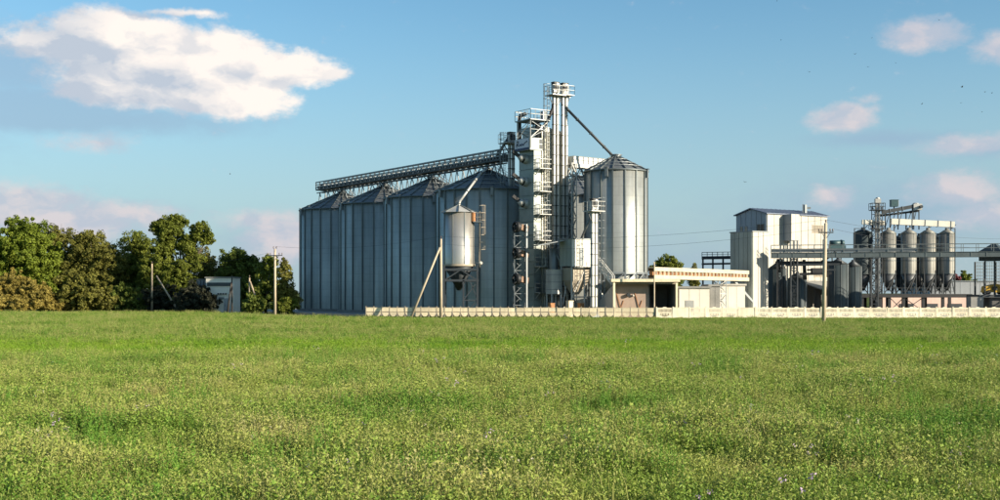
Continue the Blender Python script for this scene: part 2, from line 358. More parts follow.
# ================================================================== SILOS
def wedge_mesh(name, r, n, z0, z1, mtl, seg=4):
    mb = MB(); vs = []; da = 2*math.pi/n
    for z in (z0, z1):
        for i in range(seg+1):
            t = -da/2+da*i/seg; vs.append((r*math.cos(t), r*math.sin(t), z))
    for z in (z0, z1):
        for i in range(seg+1):
            t = -da/2+da*i/seg; vs.append(((r-.03)*math.cos(t), (r-.03)*math.sin(t), z))
    k = seg+1; fs = [(i, i+1, k+i+1, k+i) for i in range(seg)]+[(2*k+i+1, 2*k+i, 3*k+i, 3*k+i+1) for i in range(seg)]
    fs += [(k+i, k+i+1, 3*k+i+1, 3*k+i) for i in range(seg)]
    mb.add(vs, fs); return mb.mesh(name, mtl, True)
SILO_CACHE = {}
def grain_silo(loc, r, z_base, z_eave, z_apex, n, label, wall_m, spec, group=None, hopper=None, legs=False):
    t = thing('grain_silo', (loc[0], loc[1], 0), label, 'silo', group)
    key = (r, z_base, z_eave, z_apex, n, wall_m.name)
    if key not in SILO_CACHE:
        da = 2*math.pi/n
        wp = wedge_mesh('wall_panel', r, n, z_base, z_eave, wall_m)
        s = MB(); s.box((r+.06, 0, (z_base+z_eave)/2), (.13, .17, z_eave-z_base-.05)); st = s.mesh('stiffener', STIFF)
        ro = r+.18; ri = .55; ze = z_eave-.03; rp = MB(); h = da/2
        a = [(ri*math.cos(h), -ri*math.sin(h), z_apex), (ri*math.cos(h), ri*math.sin(h), z_apex), (ro*math.cos(h), ro*math.sin(h), ze), (ro*math.cos(h), -ro*math.sin(h), ze)]
        rp.add(a+[(x, y, z-.04) for x, y, z in a], [(3, 2, 1, 0), (4, 5, 6, 7), (0, 4, 7, 3), (1, 2, 6, 5), (2, 3, 7, 6)]); rpm = rp.mesh('roof_panel', ROOFM)
        rr = MB(); rr.bar((ri, 0, z_apex+.07), (ro, 0, ze+.07), .10, .14); rrm = rr.mesh('roof_rib', STIFF)
        va = MB(); va.box((r+.22, 0, z_eave-.45), (.30, .34, 1.0)); va.box((r+.30, 0, z_eave+.12), (.5, .5, .06)); vam = va.mesh('eave_vent', STEEL)
        SILO_CACHE[key] = (wp, st, rpm, rrm, vam)
    wp, st, rpm, rrm, vam = SILO_CACHE[key]; da = 2*math.pi/n
    for k in range(n):
        child('wall_panel', wp, t, rz=k*da); child('stiffener', st, t, rz=(k+.5)*da)
        child('roof_panel', rpm, t, rz=k*da); child('roof_rib', rrm, t, rz=(k+.5)*da)
    for a in spec.get('vents', ()): child('eave_vent', vam, t, rz=a)
    o = OFF[t]
    for fr in (.36, .62, .84):
        m = MB(); rad = r*fr; z = z_apex+(z_eave-z_apex)*(rad-.55)/(r-.37)+.14
        pts = [o+Vector((rad*math.cos(q), rad*math.sin(q), z)) for q in np.linspace(0, 2*math.pi, 2*n+1)]
        for p, q in zip(pts[:-1], pts[1:]): m.bar(p, q, .07)
        m.build('roof_ring', STEEL, t)
    m = MB(); m.lathe(o, [(r+.2, z_eave-.14), (r+.24, z_eave-.02), (r+.14, z_eave+.03)], 48, False); m.build('eave_ring', STIFF, t, True)
    m = MB(); m.lathe(o, [(.62, z_apex-.10), (.62, z_apex+.22), (.78, z_apex+.24), (.78, z_apex+.32), (.2, z_apex+.42)], 20); m.build('peak_collar', STEEL, t)
    if 'ladder' in spec:
        a = spec['ladder']; d = Vector((-math.sin(a), math.cos(a), 0)); q = o+Vector((math.cos(a), math.sin(a), 0))*(r+.32)
        m = MB(); ladder(m, q.x, q.y, z_base+.3, z_eave+.9, d, cage=True, out=(math.cos(a), math.sin(a), 0)); m.build('ladder', STEEL, t)
        ra = MB()
        p0 = o+Vector((math.cos(a), math.sin(a), 0))*(r+.1)+Vector((0, 0, z_eave+.06)); p1 = o+Vector((math.cos(a), math.sin(a), 0))*.9+Vector((0, 0, z_apex+.1))
        for sgn in (-.3, .3): rail(ra, [p0+d*sgn, p1+d*sgn], .9, 1.4, .045)
        ra.build('roof_rail', STEEL, t)
    if legs:
        m = MB()
        for k in range(n):
            a = (k+.5)*da; p = o+Vector((r*math.cos(a), r*math.sin(a), z_base)); q = o+Vector((r*math.cos(a), r*math.sin(a), 0))
            m.bar(p, q, .22)
            a2 = a+da; p2 = o+Vector((r*math.cos(a2), r*math.sin(a2), z_base-1.0)); p3 = o+Vector((r*math.cos(a2), r*math.sin(a2), z_base-.1))
            m.bar(q+Vector((0, 0, z_base-1.3)), p3, .12)
            m.bar(p-Vector((0, 0, .12)), p3, .2, .24)
        m.build('support_frame', STEEL, t)
        m = MB(); m.lathe(o, [(.4, 1.2), (r-.1, z_base+.02)], 32); m.build('hopper', wall_m, t, True)
    else:
        m = MB(); m.lathe(o, [(r+.35, .01), (r+.35, z_base+.02), (r-.2, z_base+.02)], 48, False); m.build('foundation', CONC, t)
    return t
P1 = Vector((-25.5, 194, 0)); P4 = Vector((-1.65, 158, 0))
row = [P1+(P4-P1)*k/3 for k in range(4)]
RW = ['farthest and leftmost of the four big shaded grain silos in the row beside the trees',
      'second big shaded grain silo counted from the trees',
      'third big shaded grain silo counted from the trees, behind the pole with a slanted brace',
      'nearest big shaded grain silo of the row, behind the small hopper bin']
for k, p in enumerate(row):
    grain_silo(p, 6.75, .35, 16.15, 18.95, 24, RW[k], GALVD, {'vents': [R(a) for a in (-150, -85, -35, 40, 130)], 'ladder': R(-55)}, 'row of large grain silos')
S5 = Vector((14.3, 148, 0))
grain_silo((10.8, 168, 0), 6.75, .35, 16.15, 18.95, 24, 'large grain silo mostly hidden behind the dryer tower and the tall bright silo', GALV, {'vents': [R(-150), R(-85)]}, None)
s5 = grain_silo(S5, 3.83, 5.4, 17.85, 19.6, 16, 'tall bright galvanised silo on a raised steel frame right of the elevator towers', GALV, {'vents': [R(-112), R(-28)]}, None, legs=True)

# conveyor along the top of the row
def roof_conveyor():
    a = row[0]-(P4-P1).normalized()*7.5; b = row[3]+(P4-P1).normalized()*4.6; d = (b-a).normalized(); side = Vector((-d.y, d.x, 0))
    if side.y > 0: side = -side                      # towards the viewer
    t = thing('chain_conveyor', (a.x, a.y, 0), 'long dark chain conveyor with railed catwalk running over the four shaded silo roofs', 'conveyor', None)
    L = (b-a).length; up = lambda z: Vector((0, 0, z))
    m = MB(); m.bar(a+up(20.2), b+up(20.2), .7, .75); m.build('trough', DARK, t)
    k = 0
    s = 1.0
    while s < L:                                     # bolted flange collars
        p = a+d*s; m = MB(); m.bar(p+up(20.25)-d*.14, p+up(20.25)+d*.14, .95, 1.05); m.build('flange', STEEL, t); s += 1.5
    m = MB(); m.bar(a+side*.75+up(19.9), b+side*.75+up(19.9), .8, .10)
    m.bar(a+side*1.15+up(19.95), b+side*1.15+up(19.95), .06, .24); m.build('catwalk', DARK, t)
    m = MB(); rail(m, [a+side*1.15+up(19.95), b+side*1.15+up(19.95)], 1.25, 1.5, .17, (.35, .68)); m.build('railing', STEEL, t)
    m = MB(); rail(m, [a-side*.5+up(20.5), b-side*.5+up(20.5)], .95, 1.5, .13); m.build('railing', DARK, t)
    m = MB(); m.bar(a+up(19.55), b+up(19.55), .16, .16); m.bar(a+side*1.0+up(19.45), b+side*1.0+up(19.45), .14, .14); m.build('beam', DARK, t)
    s = 1.2; 
    while s < L:
        p = a+d*s; near = min((p-q).length for q in row); zr = 18.95-2.8*min(1, near/6.75)
        m = MB()
        for w in (0, 1.0):
            base = p+side*w+up(19.5)
            for e in (-.9, .9):
                nn = min((p+d*e-q).length for q in row); m.bar(base, p+side*w+d*e*1.1+up(max(16.1, 18.98-2.8*min(1, nn/6.75))), .11)
        m.bar(p+up(19.45), p+side*1.2+up(19.45), .12); m.build('support', STEEL, t); s += 3.1
    m = MB(); m.box(a+d*.5+up(20.4), (1.2, .9, 1.0), math.atan2(d.y, d.x)); m.tube(a+d*.4+up(20.4)+side*.4, a+d*.4+up(20.4)+side*1.0, .25, .25, 10); m.build('drive_head', DARK, t)
    for q in row:
        m = MB(); m.tube(q+up(20.0), q+up(19.2), .22, .28, 10); m.build('discharge_spout', STEEL, t)
roof_conveyor()

# ================================================================== ELEVATORS
def elevator(x, y, z_top, label, leg_m=STEELW, gap=.24, w=.34, group=None, plat=(1.3, 1.0), z_plat=None, ties=1.25, ladder_side=None):
    t = thing('bucket_elevator', (x, y, 0), label, 'elevator', group); o = (x, y)
    for s, mm in ((-1, leg_m), (1, leg_m)):
        m = MB(); c = G(o, s*gap, 0, 0); m.box((c.x, c.y, (z_top-1.2)/2+.1), (w, .40, z_top-1.4), A); m.build('leg', mm, t)
    m = MB(); z = 1.2
    while z < z_top-1.6:
        c = G(o, 0, 0, z); m.box((c.x, c.y, z), (2*gap+w+.04, .46, .09), A); z += ties
    m.build('flanges', DARK, t)
    m = MB(); c = G(o, 0, 0, z_top-.75); m.box(c, (2*gap+w+.12, .62, .95), A)
    for k in range(7):
        a0 = math.pi*k/7; a1 = math.pi*(k+1)/7
        pts = []
        R0 = gap+w/2
        p = [G(o, R0*math.cos(q), -.31, z_top-.28+.30*math.sin(q)) for q in (a0, a1)]+[G(o, 0, -.31, z_top-.28)]
        m.prism(p, UU*.62)
    m.build('head', leg_m, t)
    m = MB(); m.box(G(o, -gap*.9, -.02, z_top-.42), (.34, .70, .95), A); m.box(G(o, 0, 0, z_top+.02), (2*gap+w+.16, .66, .10), A); m.build('head_cap', BLACK, t)
    m = MB(); 
    m.prism([G(o, -.30, -.34, z_top-.95), G(o, .30, -.34, z_top-.95), G(o, .30, -.34, z_top-.25), G(o, -.30, -.34, z_top-.25)], -UU*.03); m.build('inspection_hatch', DARK, t)
    m = MB(); c = G(o, 0, 0, .45); m.box(c, (2*gap+w+.3, .8, .9), A); m.build('boot', STEEL, t)
    zp = z_plat or z_top-1.5; a, b = plat
    pm = MB(); c = G(o, 0, 0, zp); pm.box(c, (2*a, 2*b, .10), A); pm.box(c-Vector((0, 0, .12)), (2*a+.02, .12, .16), A); p = pm.build('platform', leg_m, t)
    rm = MB(); rail(rm, [G(o, -a, -b, zp+.05), G(o, a, -b, zp+.05), G(o, a, b, zp+.05), G(o, -a, b, zp+.05), G(o, -a, -b, zp+.05)], 1.1, .8, .045); rm.build('railing', leg_m, p)
    bm = MB()
    for s in (-1, 1): bm.bar(G(o, s*a*.9, 0, zp-.1), G(o, s*(gap+w/2), 0, zp-1.2), .09)
    bm.build('bracket', DARK, t)
    if ladder_side is not None:
        m = MB(); c = G(o, ladder_side, 0, 0); ladder(m, c.x, c.y, .3, zp+1.1, UU, cage=True, out=VV*(1 if ladder_side > 0 else -1)); m.build('ladder', STEEL, t)
    return t
e1 = elevator(1.45, 152.9, 23.3, 'shorter bucket elevator at the end of the roof conveyor, left of the dryer tower', gap=.28, w=.25, plat=(1.35, 1.0), z_plat=21.9, ladder_side=-1.0)
e2 = elevator(6.86, 148.5, 28.9, 'left one of the two tallest bucket elevators that rise above everything', gap=.26, w=.23, plat=(1.05, .9), z_plat=27.3, ladder_side=-1.05)
e3 = elevator(8.0, 149.24, 28.9, 'right one of the two tallest bucket elevators, feeding the long spout to the bright silo', gap=.26, w=.23, plat=(.9, .9), z_plat=27.42)
def spout(pts, r, name, label, m=STEEL, n=10, cat='spout', flange=True):
    t = thing(name, (pts[-1][0], pts[-1][1], pts[-1][2]), label, cat)
    mm = MB(); mm.path(pts, r, n); mm.build('pipe', m, t, True)
    if flange:
        mm = MB()
        for p, q in zip(pts[:-1], pts[1:]):
            p = Vector(p); q = Vector(q); L = (q-p).length; k = 1.5
            while k < L: c = p+(q-p)*k/L; d = (q-p)/L*.05; mm.tube(c-d, c+d, r*1.45, r*1.45, 10); k += 2.4
        if mm.v: mm.build('flange', STIFF, t)
    return t
spout([at(566, 107, 149), at(569, 111, 149), at(612.5, 155.5, 148)], .17, 'downspout', 'long thin spout slanting from the tallest elevator down to the bright silo peak', DARK)
spout([at(553, 104, 148.4), at(553, 108, 148.3), at(547.5, 121, 148.1), at(544, 126.5, 149)], .2, 'downspout', 'short dark spout from the tallest elevator down to the dryer top', BLACK)
spout([at(508.5, 138, 152.9), at(505, 143, 153), at(496.5, 157, 154.4)], .18, 'downspout', 'spout from the shorter elevator down to the roof conveyor', STEEL)
spout([at(487, 168, 152.8), at(480, 174, 151.5), at(460, 201, 147.6), at(459, 204, 147.3)], .16, 'downspout', 'thin spout slanting from the roof conveyor down to the small hopper bin', STEELW)

# ================================================================== DRYER
def dryer():
    o = (4.16, 147.0); ztop = 20.5
    t = thing('dryer_tower', (o[0], o[1], 0), 'tall galvanised dryer tower with balconies and a white sign box near its top', 'dryer')
    z = .3; k = 0
    while z < ztop-.1:                               # stacked casing modules
        z1 = min(z+1.62, ztop); m = MB(); c = G(o, .52, 1.6, (z+z1)/2); m.box(c, (1.05, 3.2, z1-z-.04), A)
        m.box((c.x, c.y, z1-.06), (1.11, 3.26, .07), A); m.build('casing_module', mat('zinc_casing2', (.24, .265, .25), .5, .4, .12, .9, streak=.12) if k % 2 else mat('zinc_casing', (.27, .30, .28), .5, .4, .12, .9, streak=.12, obvar=.06), t); z = z1; k += 1
    # sign box
    m = MB(); c = G(o, .3, 1.55, 21.15); m.box(c, (1.9, 3.35, 1.5), A); m.build('top_box', mat('zinc_casing2', (.24, .265, .25), .5, .4, .12, .9, streak=.12), t)
    m = MB(); lattice(m, G(o, .5, 1.2, 0), 2.2, 21.9, 24.0, 2, .09, d=2.6); m.build('deck_lattice', STEEL, t)
    m = MB(); m.tube(G(o, 1.0, .6, 21.9), G(o, 1.0, .6, 23.6), .32, .32, 12); m.tube(G(o, 1.0, .6, 23.6), G(o, 1.0, .6, 23.9), .5, .1, 12); m.build('vent_stack', DARK, t, True)
    sg = MB(); sg.prism([G(o, -.66, .08, 20.42), G(o, -.66, 3.15, 20.42), G(o, -.66, 3.15, 21.86), G(o, -.66, .08, 21.86)], -VV*.06); s = sg.build('sign', SIGNW, t)
    m = MB(); m.prism([G(o, -.725, .1, 20.44), G(o, -.725, 3.13, 20.44), G(o, -.725, 3.13, 20.72), G(o, -.725, .1, 20.72)], -VV*.02); m.build('sign_band', SIGNB, s)
    m = MB()
    curve = [(2.75, 20.95), (2.62, 21.6), (2.3, 21.62), (2.3, 21.3), (2.62, 21.2), (2.1, 21.0), (1.85, 21.25), (1.7, 21.0), (1.45, 21.28), (1.25, 21.02), (.95, 21.3), (.4, 21.5)]
    pts = [G(o, -.745, u, z) for u, z in curve]
    for p, q in zip(pts[:-1], pts[1:]): m.bar(p, q, .07)
    m.build('sign_script', SIGNB, s)
    for z in (20.6, 21.25):
        m = MB(); m.prism([G(o, .75, -.13, z), G(o, 1.15, -.13, z), G(o, 1.15, -.13, z+.5), G(o, .75, -.13, z+.5)], -UU*.04); m.build('hatch', DARK, t)
    # upper deck with railings
    m = MB(); c = G(o, .6, 1.2, 24.1); m.box(c, (2.9, 3.4, .12), A); dk = m.build('upper_deck', STEEL, t)
    m = MB(); q = lambda v, u: G(o, v, u, 24.18); rail(m, [q(-.85, -.5), q(2.05, -.5), q(2.05, 2.9), q(-.85, 2.9), q(-.85, -.5)], 1.15, .7, .06); m.build('railing', STEELW, dk)
    m = MB(); q = G(o, 1.35, -.2, 24.7); m.box(q, (.6, .5, 1.0), A); m.build('deck_cabinet', STEEL, dk)
    m = MB()
    for v, u in ((-.7, -.3), (1.8, -.3), (1.8, 2.6), (-.7, 2.6)): m.bar(G(o, v, u, 20.6), G(o, v, u, 24.05), .10)
    m.bar(G(o, -.7, -.3, 21.9), G(o, 1.8, -.3, 23.9), .08); m.bar(G(o, -.7, 2.6, 21.9), G(o, -.7, -.3, 23.9), .08); m.build('deck_frame', STEELW, t)
    m = MB(); m.tube(G(o, -.1, 3.0, 21.9), G(o, -.1, 3.0, 24.9), .24, .24, 12); m.tube(G(o, -.1, 3.0, 24.9), G(o, .5, 2.4, 25.2), .24, .24, 12); m.build('exhaust_pipe', BLACK, t, True)
    # balconies on the sunlit side
    ladz = [2.9, 6.1, 9.3, 12.5, 15.3, 18.1]
    for i, zz in enumerate(ladz):
        m = MB(); c = G(o, 1.0, -.55, zz); m.box(c, (1.75, 1.05, .08), A)
        m.bar(G(o, .25, -1.0, zz), G(o, .25, 0, zz-.7), .07); m.bar(G(o, 1.75, -1.0, zz), G(o, 1.75, 0, zz-.7), .07); b = m.build('balcony', STEELW, t)
        m = MB(); rail(m, [G(o, .15, -.05, zz+.05), G(o, .15, -1.05, zz+.05), G(o, 1.85, -1.05, zz+.05), G(o, 1.85, -.05, zz+.05)], 1.1, .85, .06); m.build('railing', STEELW, b)
        m = MB(); m.prism([G(o, .3, -.005, zz+.1), G(o, .75, -.005, zz+.1), G(o, .75, -.005, zz+1.5), G(o, .3, -.005, zz+1.5)], -UU*.05); m.build('access_door', STEEL, t)
    m = MB(); q = G(o, 1.55, -.35, 0); ladder(m, q.x, q.y, .3, 20.5, VV); m.build('ladder', STEELW, t)
    # air duct elbows on the shaded side
    for zz in (13.9, 16.6, 19.4):
        m = MB(); pts = [G(o, .1, 1.75, zz), G(o, -.45, 1.75, zz+.05), G(o, -.95, 1.85, zz+.35)]
        m.tube(pts[0], pts[1], .62, .52, 16, False); m.tube(pts[1], pts[2], .52, .30, 16); d = m.build('duct_elbow', STEELW, t, True)
        m = MB(); m.bar(pts[2], G(o, -1.75, 2.1, zz+.95), .45, .38); m.build('chute', BLACK, d)
    # ribbed rear casing
    oo = (5.05, 147.9); w = 3.9
    m = MB(); c = G(oo, w/2, 2.0, 11.6); m.box(c, (w, 4.0, 22.4), A)
    m.prism([G(oo, -.08, -.12, 22.8), G(oo, w+.08, -.12, 22.8), G(oo, w+.08, -.12, 22.86), G(oo, w*.5, -.12, 23.15), G(oo, -.08, -.12, 23.6)], UU*4.2); m.build('rear_casing', GALV, t)
    rb = MB(); rb.box((0, 0, 11.6), (.17, .14, 22.3), A); rbm = rb.mesh('casing_rib', mat('cream_steel_rib', (.60, .57, .47), .5, .15, .12, .8, obvar=.1))
    for i in range(11):
        p = G(oo, .12+i*(w-.24)/10, -.07, 0); child('casing_rib', rbm, t, p-OFF[t])
    m = MB(); c = G(oo, w+.52, 2.0, 7.7); m.box(c, (1.0, 4.0, 15.3), A); m.build('side_casing', GALVD, t)
    child_m = MB(); child_m.box((0, 0, 7.6), (.14, .12, 15.0), A); cmm = child_m.mesh('casing_rib', STIFF)
    for i in range(3): child('casing_rib', cmm, t, G(oo, w+.2+.35*i, -.06, 0)-OFF[t])
    m = MB(); m.box(G(o, .55, 1.6, .15), (1.5, 3.7, .3), A); m.box(G(oo, 2.45, 2.0, .18), (5.1, 4.3, .36), A); m.build('footing', CONC, t)
dryer()
def fan_stack():
    b = at(513.5, 300, 145.3); t = thing('fan_stack', (b.x+.8, b.y, 0), 'dark lattice frame holding three round blower fans at the foot of the dryer', 'fan stack')
    m = MB(); lattice(m, (b.x+.75, b.y+.4), 1.5, 0, 11.2, 8, .10, ang=R(12), d=1.0); m.build('frame', STEEL, t)
    m = MB(); p = at(526.5, 300, 145.0); m.box((p.x, p.y, 5.6), (.2, .2, 11.2), A); m.build('post', STEEL, t)
    dv = Vector((-.80, -.60, 0))
    for py in (227, 253, 279):
        c = at(518.5, py, 145.0); m = MB(); c = Vector(c)
        m.tube(c, c+dv*.5, .62, .62, 20, False); m.tube(c+dv*.48, c+dv*.62, .70, .54, 20, False); m.tube(c-dv*.1, c+dv*.4, .3, .22, 12); f = m.build('fan', BLACK, t, True)
        m = MB(); side = Vector((-dv.y, dv.x, 0))
        for k in range(6):
            a = k*math.pi/3; r = side*math.cos(a)+Vector((0, 0, 1))*math.sin(a); m.bar(c+dv*.4+r*.15, c+dv*.35+r*.56, .22, .03)
        m.build('blades', DARK, f)
        m = MB(); m.bar(c-dv*.2, c-dv*1.0+Vector((.2, .2, -.2)), .7, .7); m.build('motor', mat('rust_brown', (.24, .15, .10), .7, .2, .2, 2), f)
fan_stack()
def light_box(t, name, c, size, m, ang=A):
    mb = MB(); mb.box(c, size, ang); return mb.build(name, m, t)

# conveyor gallery behind the tall elevators, towards the back silos
def gallery_right():
    a = G((8.8, 149.9), 0, 0, 19.4); b = Vector((15.3, 155.2, 19.4)); d = (b-a).normalized(); side = Vector((d.y, -d.x, 0)); up = Vector((0, 0, 1))
    t = thing('conveyor_gallery', (a.x, a.y, 0), 'white enclosed conveyor gallery running right from the tall elevators behind the bright silo', 'conveyor')
    m = MB(); m.bar(a+up*.05, b+up*.05, 1.1, 1.05); m.build('casing', mat('white_sheet', (.62, .61, .57), .6, .05, .1, .8, streak=.1), t)
    m = MB(); m.bar(a+up*-.62+side*.55, b+up*-.62+side*.55, .12, .5); m.bar(a+up*-.62-side*.55, b+up*-.62-side*.55, .12, .5); m.build('girder', STEELW, t)
    m = MB(); rail(m, [a+side*.6+up*-.35, b+side*.6+up*-.35], .9, .8, .05); m.build('railing', STEEL, t)
    m = MB(); n = 7
    for w in (-.5, .5):
        m.bar(a+side*w-up*1.9, b+side*w-up*1.9, .12)
        for i in range(n):
            p = a+(b-a)*i/n+side*w; q = a+(b-a)*(i+.5)/n+side*w; r = a+(b-a)*(i+1)/n+side*w
            m.bar(p-up*.9, q-up*1.9, .1); m.bar(q-up*1.9, r-up*.9, .1)
    m.build('truss', STEEL, t)
    m = MB(); lattice(m, (9.0, 149.5), .75, 0, 19.0, 14, .11); m.build('support_tower', STEELW, t)
    m = MB(); m.bar(b-d*.6-up*.9, Vector((b.x, b.y+1.0, 0)), .2); m.build('support_leg', STEEL, t)
gallery_right()

# ================================================================== SMALL HOPPER BIN ON LEGS
def hopper_bin():
    c = Vector((-5.03, 147.3, 0)); r = 1.9
    t = thing('hopper_bin', c, 'small bright cylindrical hopper bin on shaded steel legs in front of the shaded silos', 'hopper bin')
    n = 8; da = 2*math.pi/n; wp = wedge_mesh('wall_panel', r, n, 6.3, 12.75, mat('warm_galvanised', (.46, .44, .40), .36, .65, .08, .5, obvar=.05, streak=.1), 6)
    s = MB(); s.box((r+.03, 0, 9.5), (.07, .08, 6.4)); sm = s.mesh('seam', STIFF)
    for k in range(n): child('wall_panel', wp, t, rz=k*da); child('seam', sm, t, rz=(k+.5)*da)
    m = MB(); m.lathe(c, [(r+.32, 12.72), (.22, 13.6), (.2, 13.75)], 8); m.build('roof', STEELW, t)
    m = MB()
    for k in range(8):
        a = k*da; m.bar(c+Vector(((r+.3)*math.cos(a), (r+.3)*math.sin(a), 12.8)), c+Vector((.2*math.cos(a), .2*math.sin(a), 13.66)), .08)
    m.build('roof_rib', STIFF, t)
    m = MB(); m.lathe(c, [(.25, 3.2), (r, 6.3)], 24); m.build('hopper', DARK, t, True)
    m = MB(); m.lathe(c, [(r+.1, 6.15), (r+.1, 6.4)], 24, False); m.build('skirt', BEIGE, t, True)
    fr = MB(); q = 1.75
    cs = [c+Vector((x, y, 0)) for x, y in ((-q, -1.75), (q+.55, -1.75), (q+.55, 1.75), (-q, 1.75))]; up = Vector((0, 0, 1))
    for p in cs: fr.bar(p, p+up*6.25, .22)
    fr.bar(c+Vector((.6, -1.75, 0)), c+Vector((.6, -1.75, 4.4)), .2)
    for p, s_ in zip(cs, cs[1:]+cs[:1]):
        for z in (4.4, 5.7): fr.bar(p+up*z, s_+up*z, .2, .26)
    for p, s_ in zip(cs, cs[1:]+cs[:1]):
        mid = (p+s_)/2; fr.bar(p+up*4.4, mid+up*5.7, .14); fr.bar(mid+up*5.7, s_+up*4.4, .14)
    fr.bar(c+Vector((.6, -1.75, .1)), cs[1]+up*2.0, .12); fr.bar(c+Vector((.6, -1.75, 2.0)), cs[1]+up*2.0, .14); fr.bar(c+Vector((.6, -1.75, 2.0)), cs[1]+up*4.3, .12); fr.bar(c+Vector((1.4, -1.75, 4.3)), cs[1]+up*2.1, .12)
    fr.build('leg_frame', mat('shade_dark_steel', (.045, .055, .065), .6, .3, .15, 1), t)  # steel darkened so its colour carries the shade on the frame
    m = MB(); ladder(m, c.x+r+.65, c.y-.5, 6.0, 12.9, (0.3, -1, 0), cage=True, out=(1, .3, 0)); m.build('ladder', BEIGE, t)
    m = MB(); m.box(c+Vector((r+.4, -.6, 11.55)), (1.1, 1.3, .1)); p = m.build('platform', STEEL, t)
    m = MB(); b = c+Vector((r+.4, -.6, 11.6)); rail(m, [b+Vector((-.5, -.62, 0)), b+Vector((.52, -.62, 0)), b+Vector((.52, .6, 0))], 1.05, .5, .05); m.build('railing', BEIGE, p)
    m = MB(); m.tube(c+Vector((r-.1, -1.0, 11.6)), c+Vector((r-.1, -1.0, 12.7)), .28, .28, 10); m.build('vent_duct', RUST, t)
    m = MB(); q = c+Vector((r+.75, -1.2, 6.5)); m.lathe(q, [(.05, -.22), (.22, -.12), (.26, .05), (.15, .2), (.04, .24)], 12); m.bar(q, q+Vector((-.75, .5, .1)), .06); m.build('lamp', PLASTER, t, True)
hopper_bin()

# ================================================================== CLEANING HOUSE AND LOW STRUCTURES
def cleaner():
    Y = 143.4; o = at(571.5, 300, Y); o = (o.x, o.y)
    t = thing('cleaning_house', (o[0], o[1], 0), 'white metal cleaning cabin raised on legs below the elevators, with a beige hopper under it', 'cabin')
    # cabin: near corner at 571.5, sunlit face runs to 599
    w, dp, z0, z1 = 4.0, 2.3, 6.1, 9.35
    m = MB(); m.box(G(o, w/2, dp/2, (z0+z1)/2), (w, dp, z1-z0), A); m.build('core', CLAD_SHADE_G, t)
    for i in range(5):
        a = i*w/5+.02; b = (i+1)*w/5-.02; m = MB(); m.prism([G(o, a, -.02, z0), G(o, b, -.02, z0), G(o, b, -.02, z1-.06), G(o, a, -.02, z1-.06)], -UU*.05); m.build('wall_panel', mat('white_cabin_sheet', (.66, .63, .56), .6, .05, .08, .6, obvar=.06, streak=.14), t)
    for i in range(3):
        a = i*dp/3+.02; b = (i+1)*dp/3-.02; m = MB(); m.prism([G(o, -.02, a, z0), G(o, -.02, b, z0), G(o, -.02, b, z1-.06), G(o, -.02, a, z1-.06)], -VV*.05); m.build('wall_panel', CLAD_SHADE_G, t)  # left side panels toned for shade, same white cabin sheet otherwise
    m = MB(); m.box(G(o, w/2, dp/2, z1+.04), (w+.3, dp+.3, .12), A); m.build('roof', STEEL, t)
    m = MB(); m.prism([G(o, 1.15, -.08, z0+.1), G(o, 1.75, -.08, z0+.1), G(o, 1.75, -.08, z0+2.2), G(o, 1.15, -.08, z0+2.2)], -UU*.05); d = m.build('door', STEEL, t)
    m = MB(); m.prism([G(o, 1.62, -.14, z0+1.1), G(o, 1.70, -.14, z0+1.1), G(o, 1.70, -.14, z0+1.2), G(o, 1.62, -.14, z0+1.2)], -UU*.04); m.build('handle', DARK, d)
    m = MB(); m.box(G(o, w/2, -.35, z0-.06), (w, .6, .1), A); m.build('landing', STEELW, t)
    m = MB()
    for v in (.1, w*.5, w-.1):
        for u in (.1, dp-.1): m.bar(G(o, v, u, 0), G(o, v, u, z0), .17)
    m.bar(G(o, .1, .1, 2.3), G(o, w*.5, .1, 5.6), .1); m.bar(G(o, w*.5, .1, 2.3), G(o, w-.1, .1, 5.6), .1); m.bar(G(o, .1, .1, 2.4), G(o, w-.1, .1, 2.4), .14); m.build('leg_frame', STEELW, t)
    m = MB(); cc = G(o, 1.5, 1.2, 0)
    a4 = [G(o, .15, .15, 5.9), G(o, 2.9, .15, 5.9), G(o, 2.9, 2.0, 5.9), G(o, .15, 2.0, 5.9)]; b4 = [G(o, .9, .7, 2.7), G(o, 1.6, .7, 2.7), G(o, 1.6, 1.3, 2.7), G(o, .9, 1.3, 2.7)]
    a5 = [p+Vector((0, 0, -1.5)) for p in a4]
    m.add(a4+a5+b4, [(0, 4, 5, 1), (1, 5, 6, 2), (2, 6, 7, 3), (3, 7, 4, 0), (4, 8, 9, 5), (5, 9, 10, 6), (6, 10, 11, 7), (7, 11, 8, 4), (3, 2, 1, 0) if False else (0, 1, 2, 3), (11, 10, 9, 8)]); m.build('hopper', BEIGE, t)
    m = MB(); m.bar(G(o, -3.3, 2.9, 8.55), G(o, -.02, 2.0, 9.2), 2.2, .10); m.build('canopy', STEEL, t)
    return o
CO = cleaner()
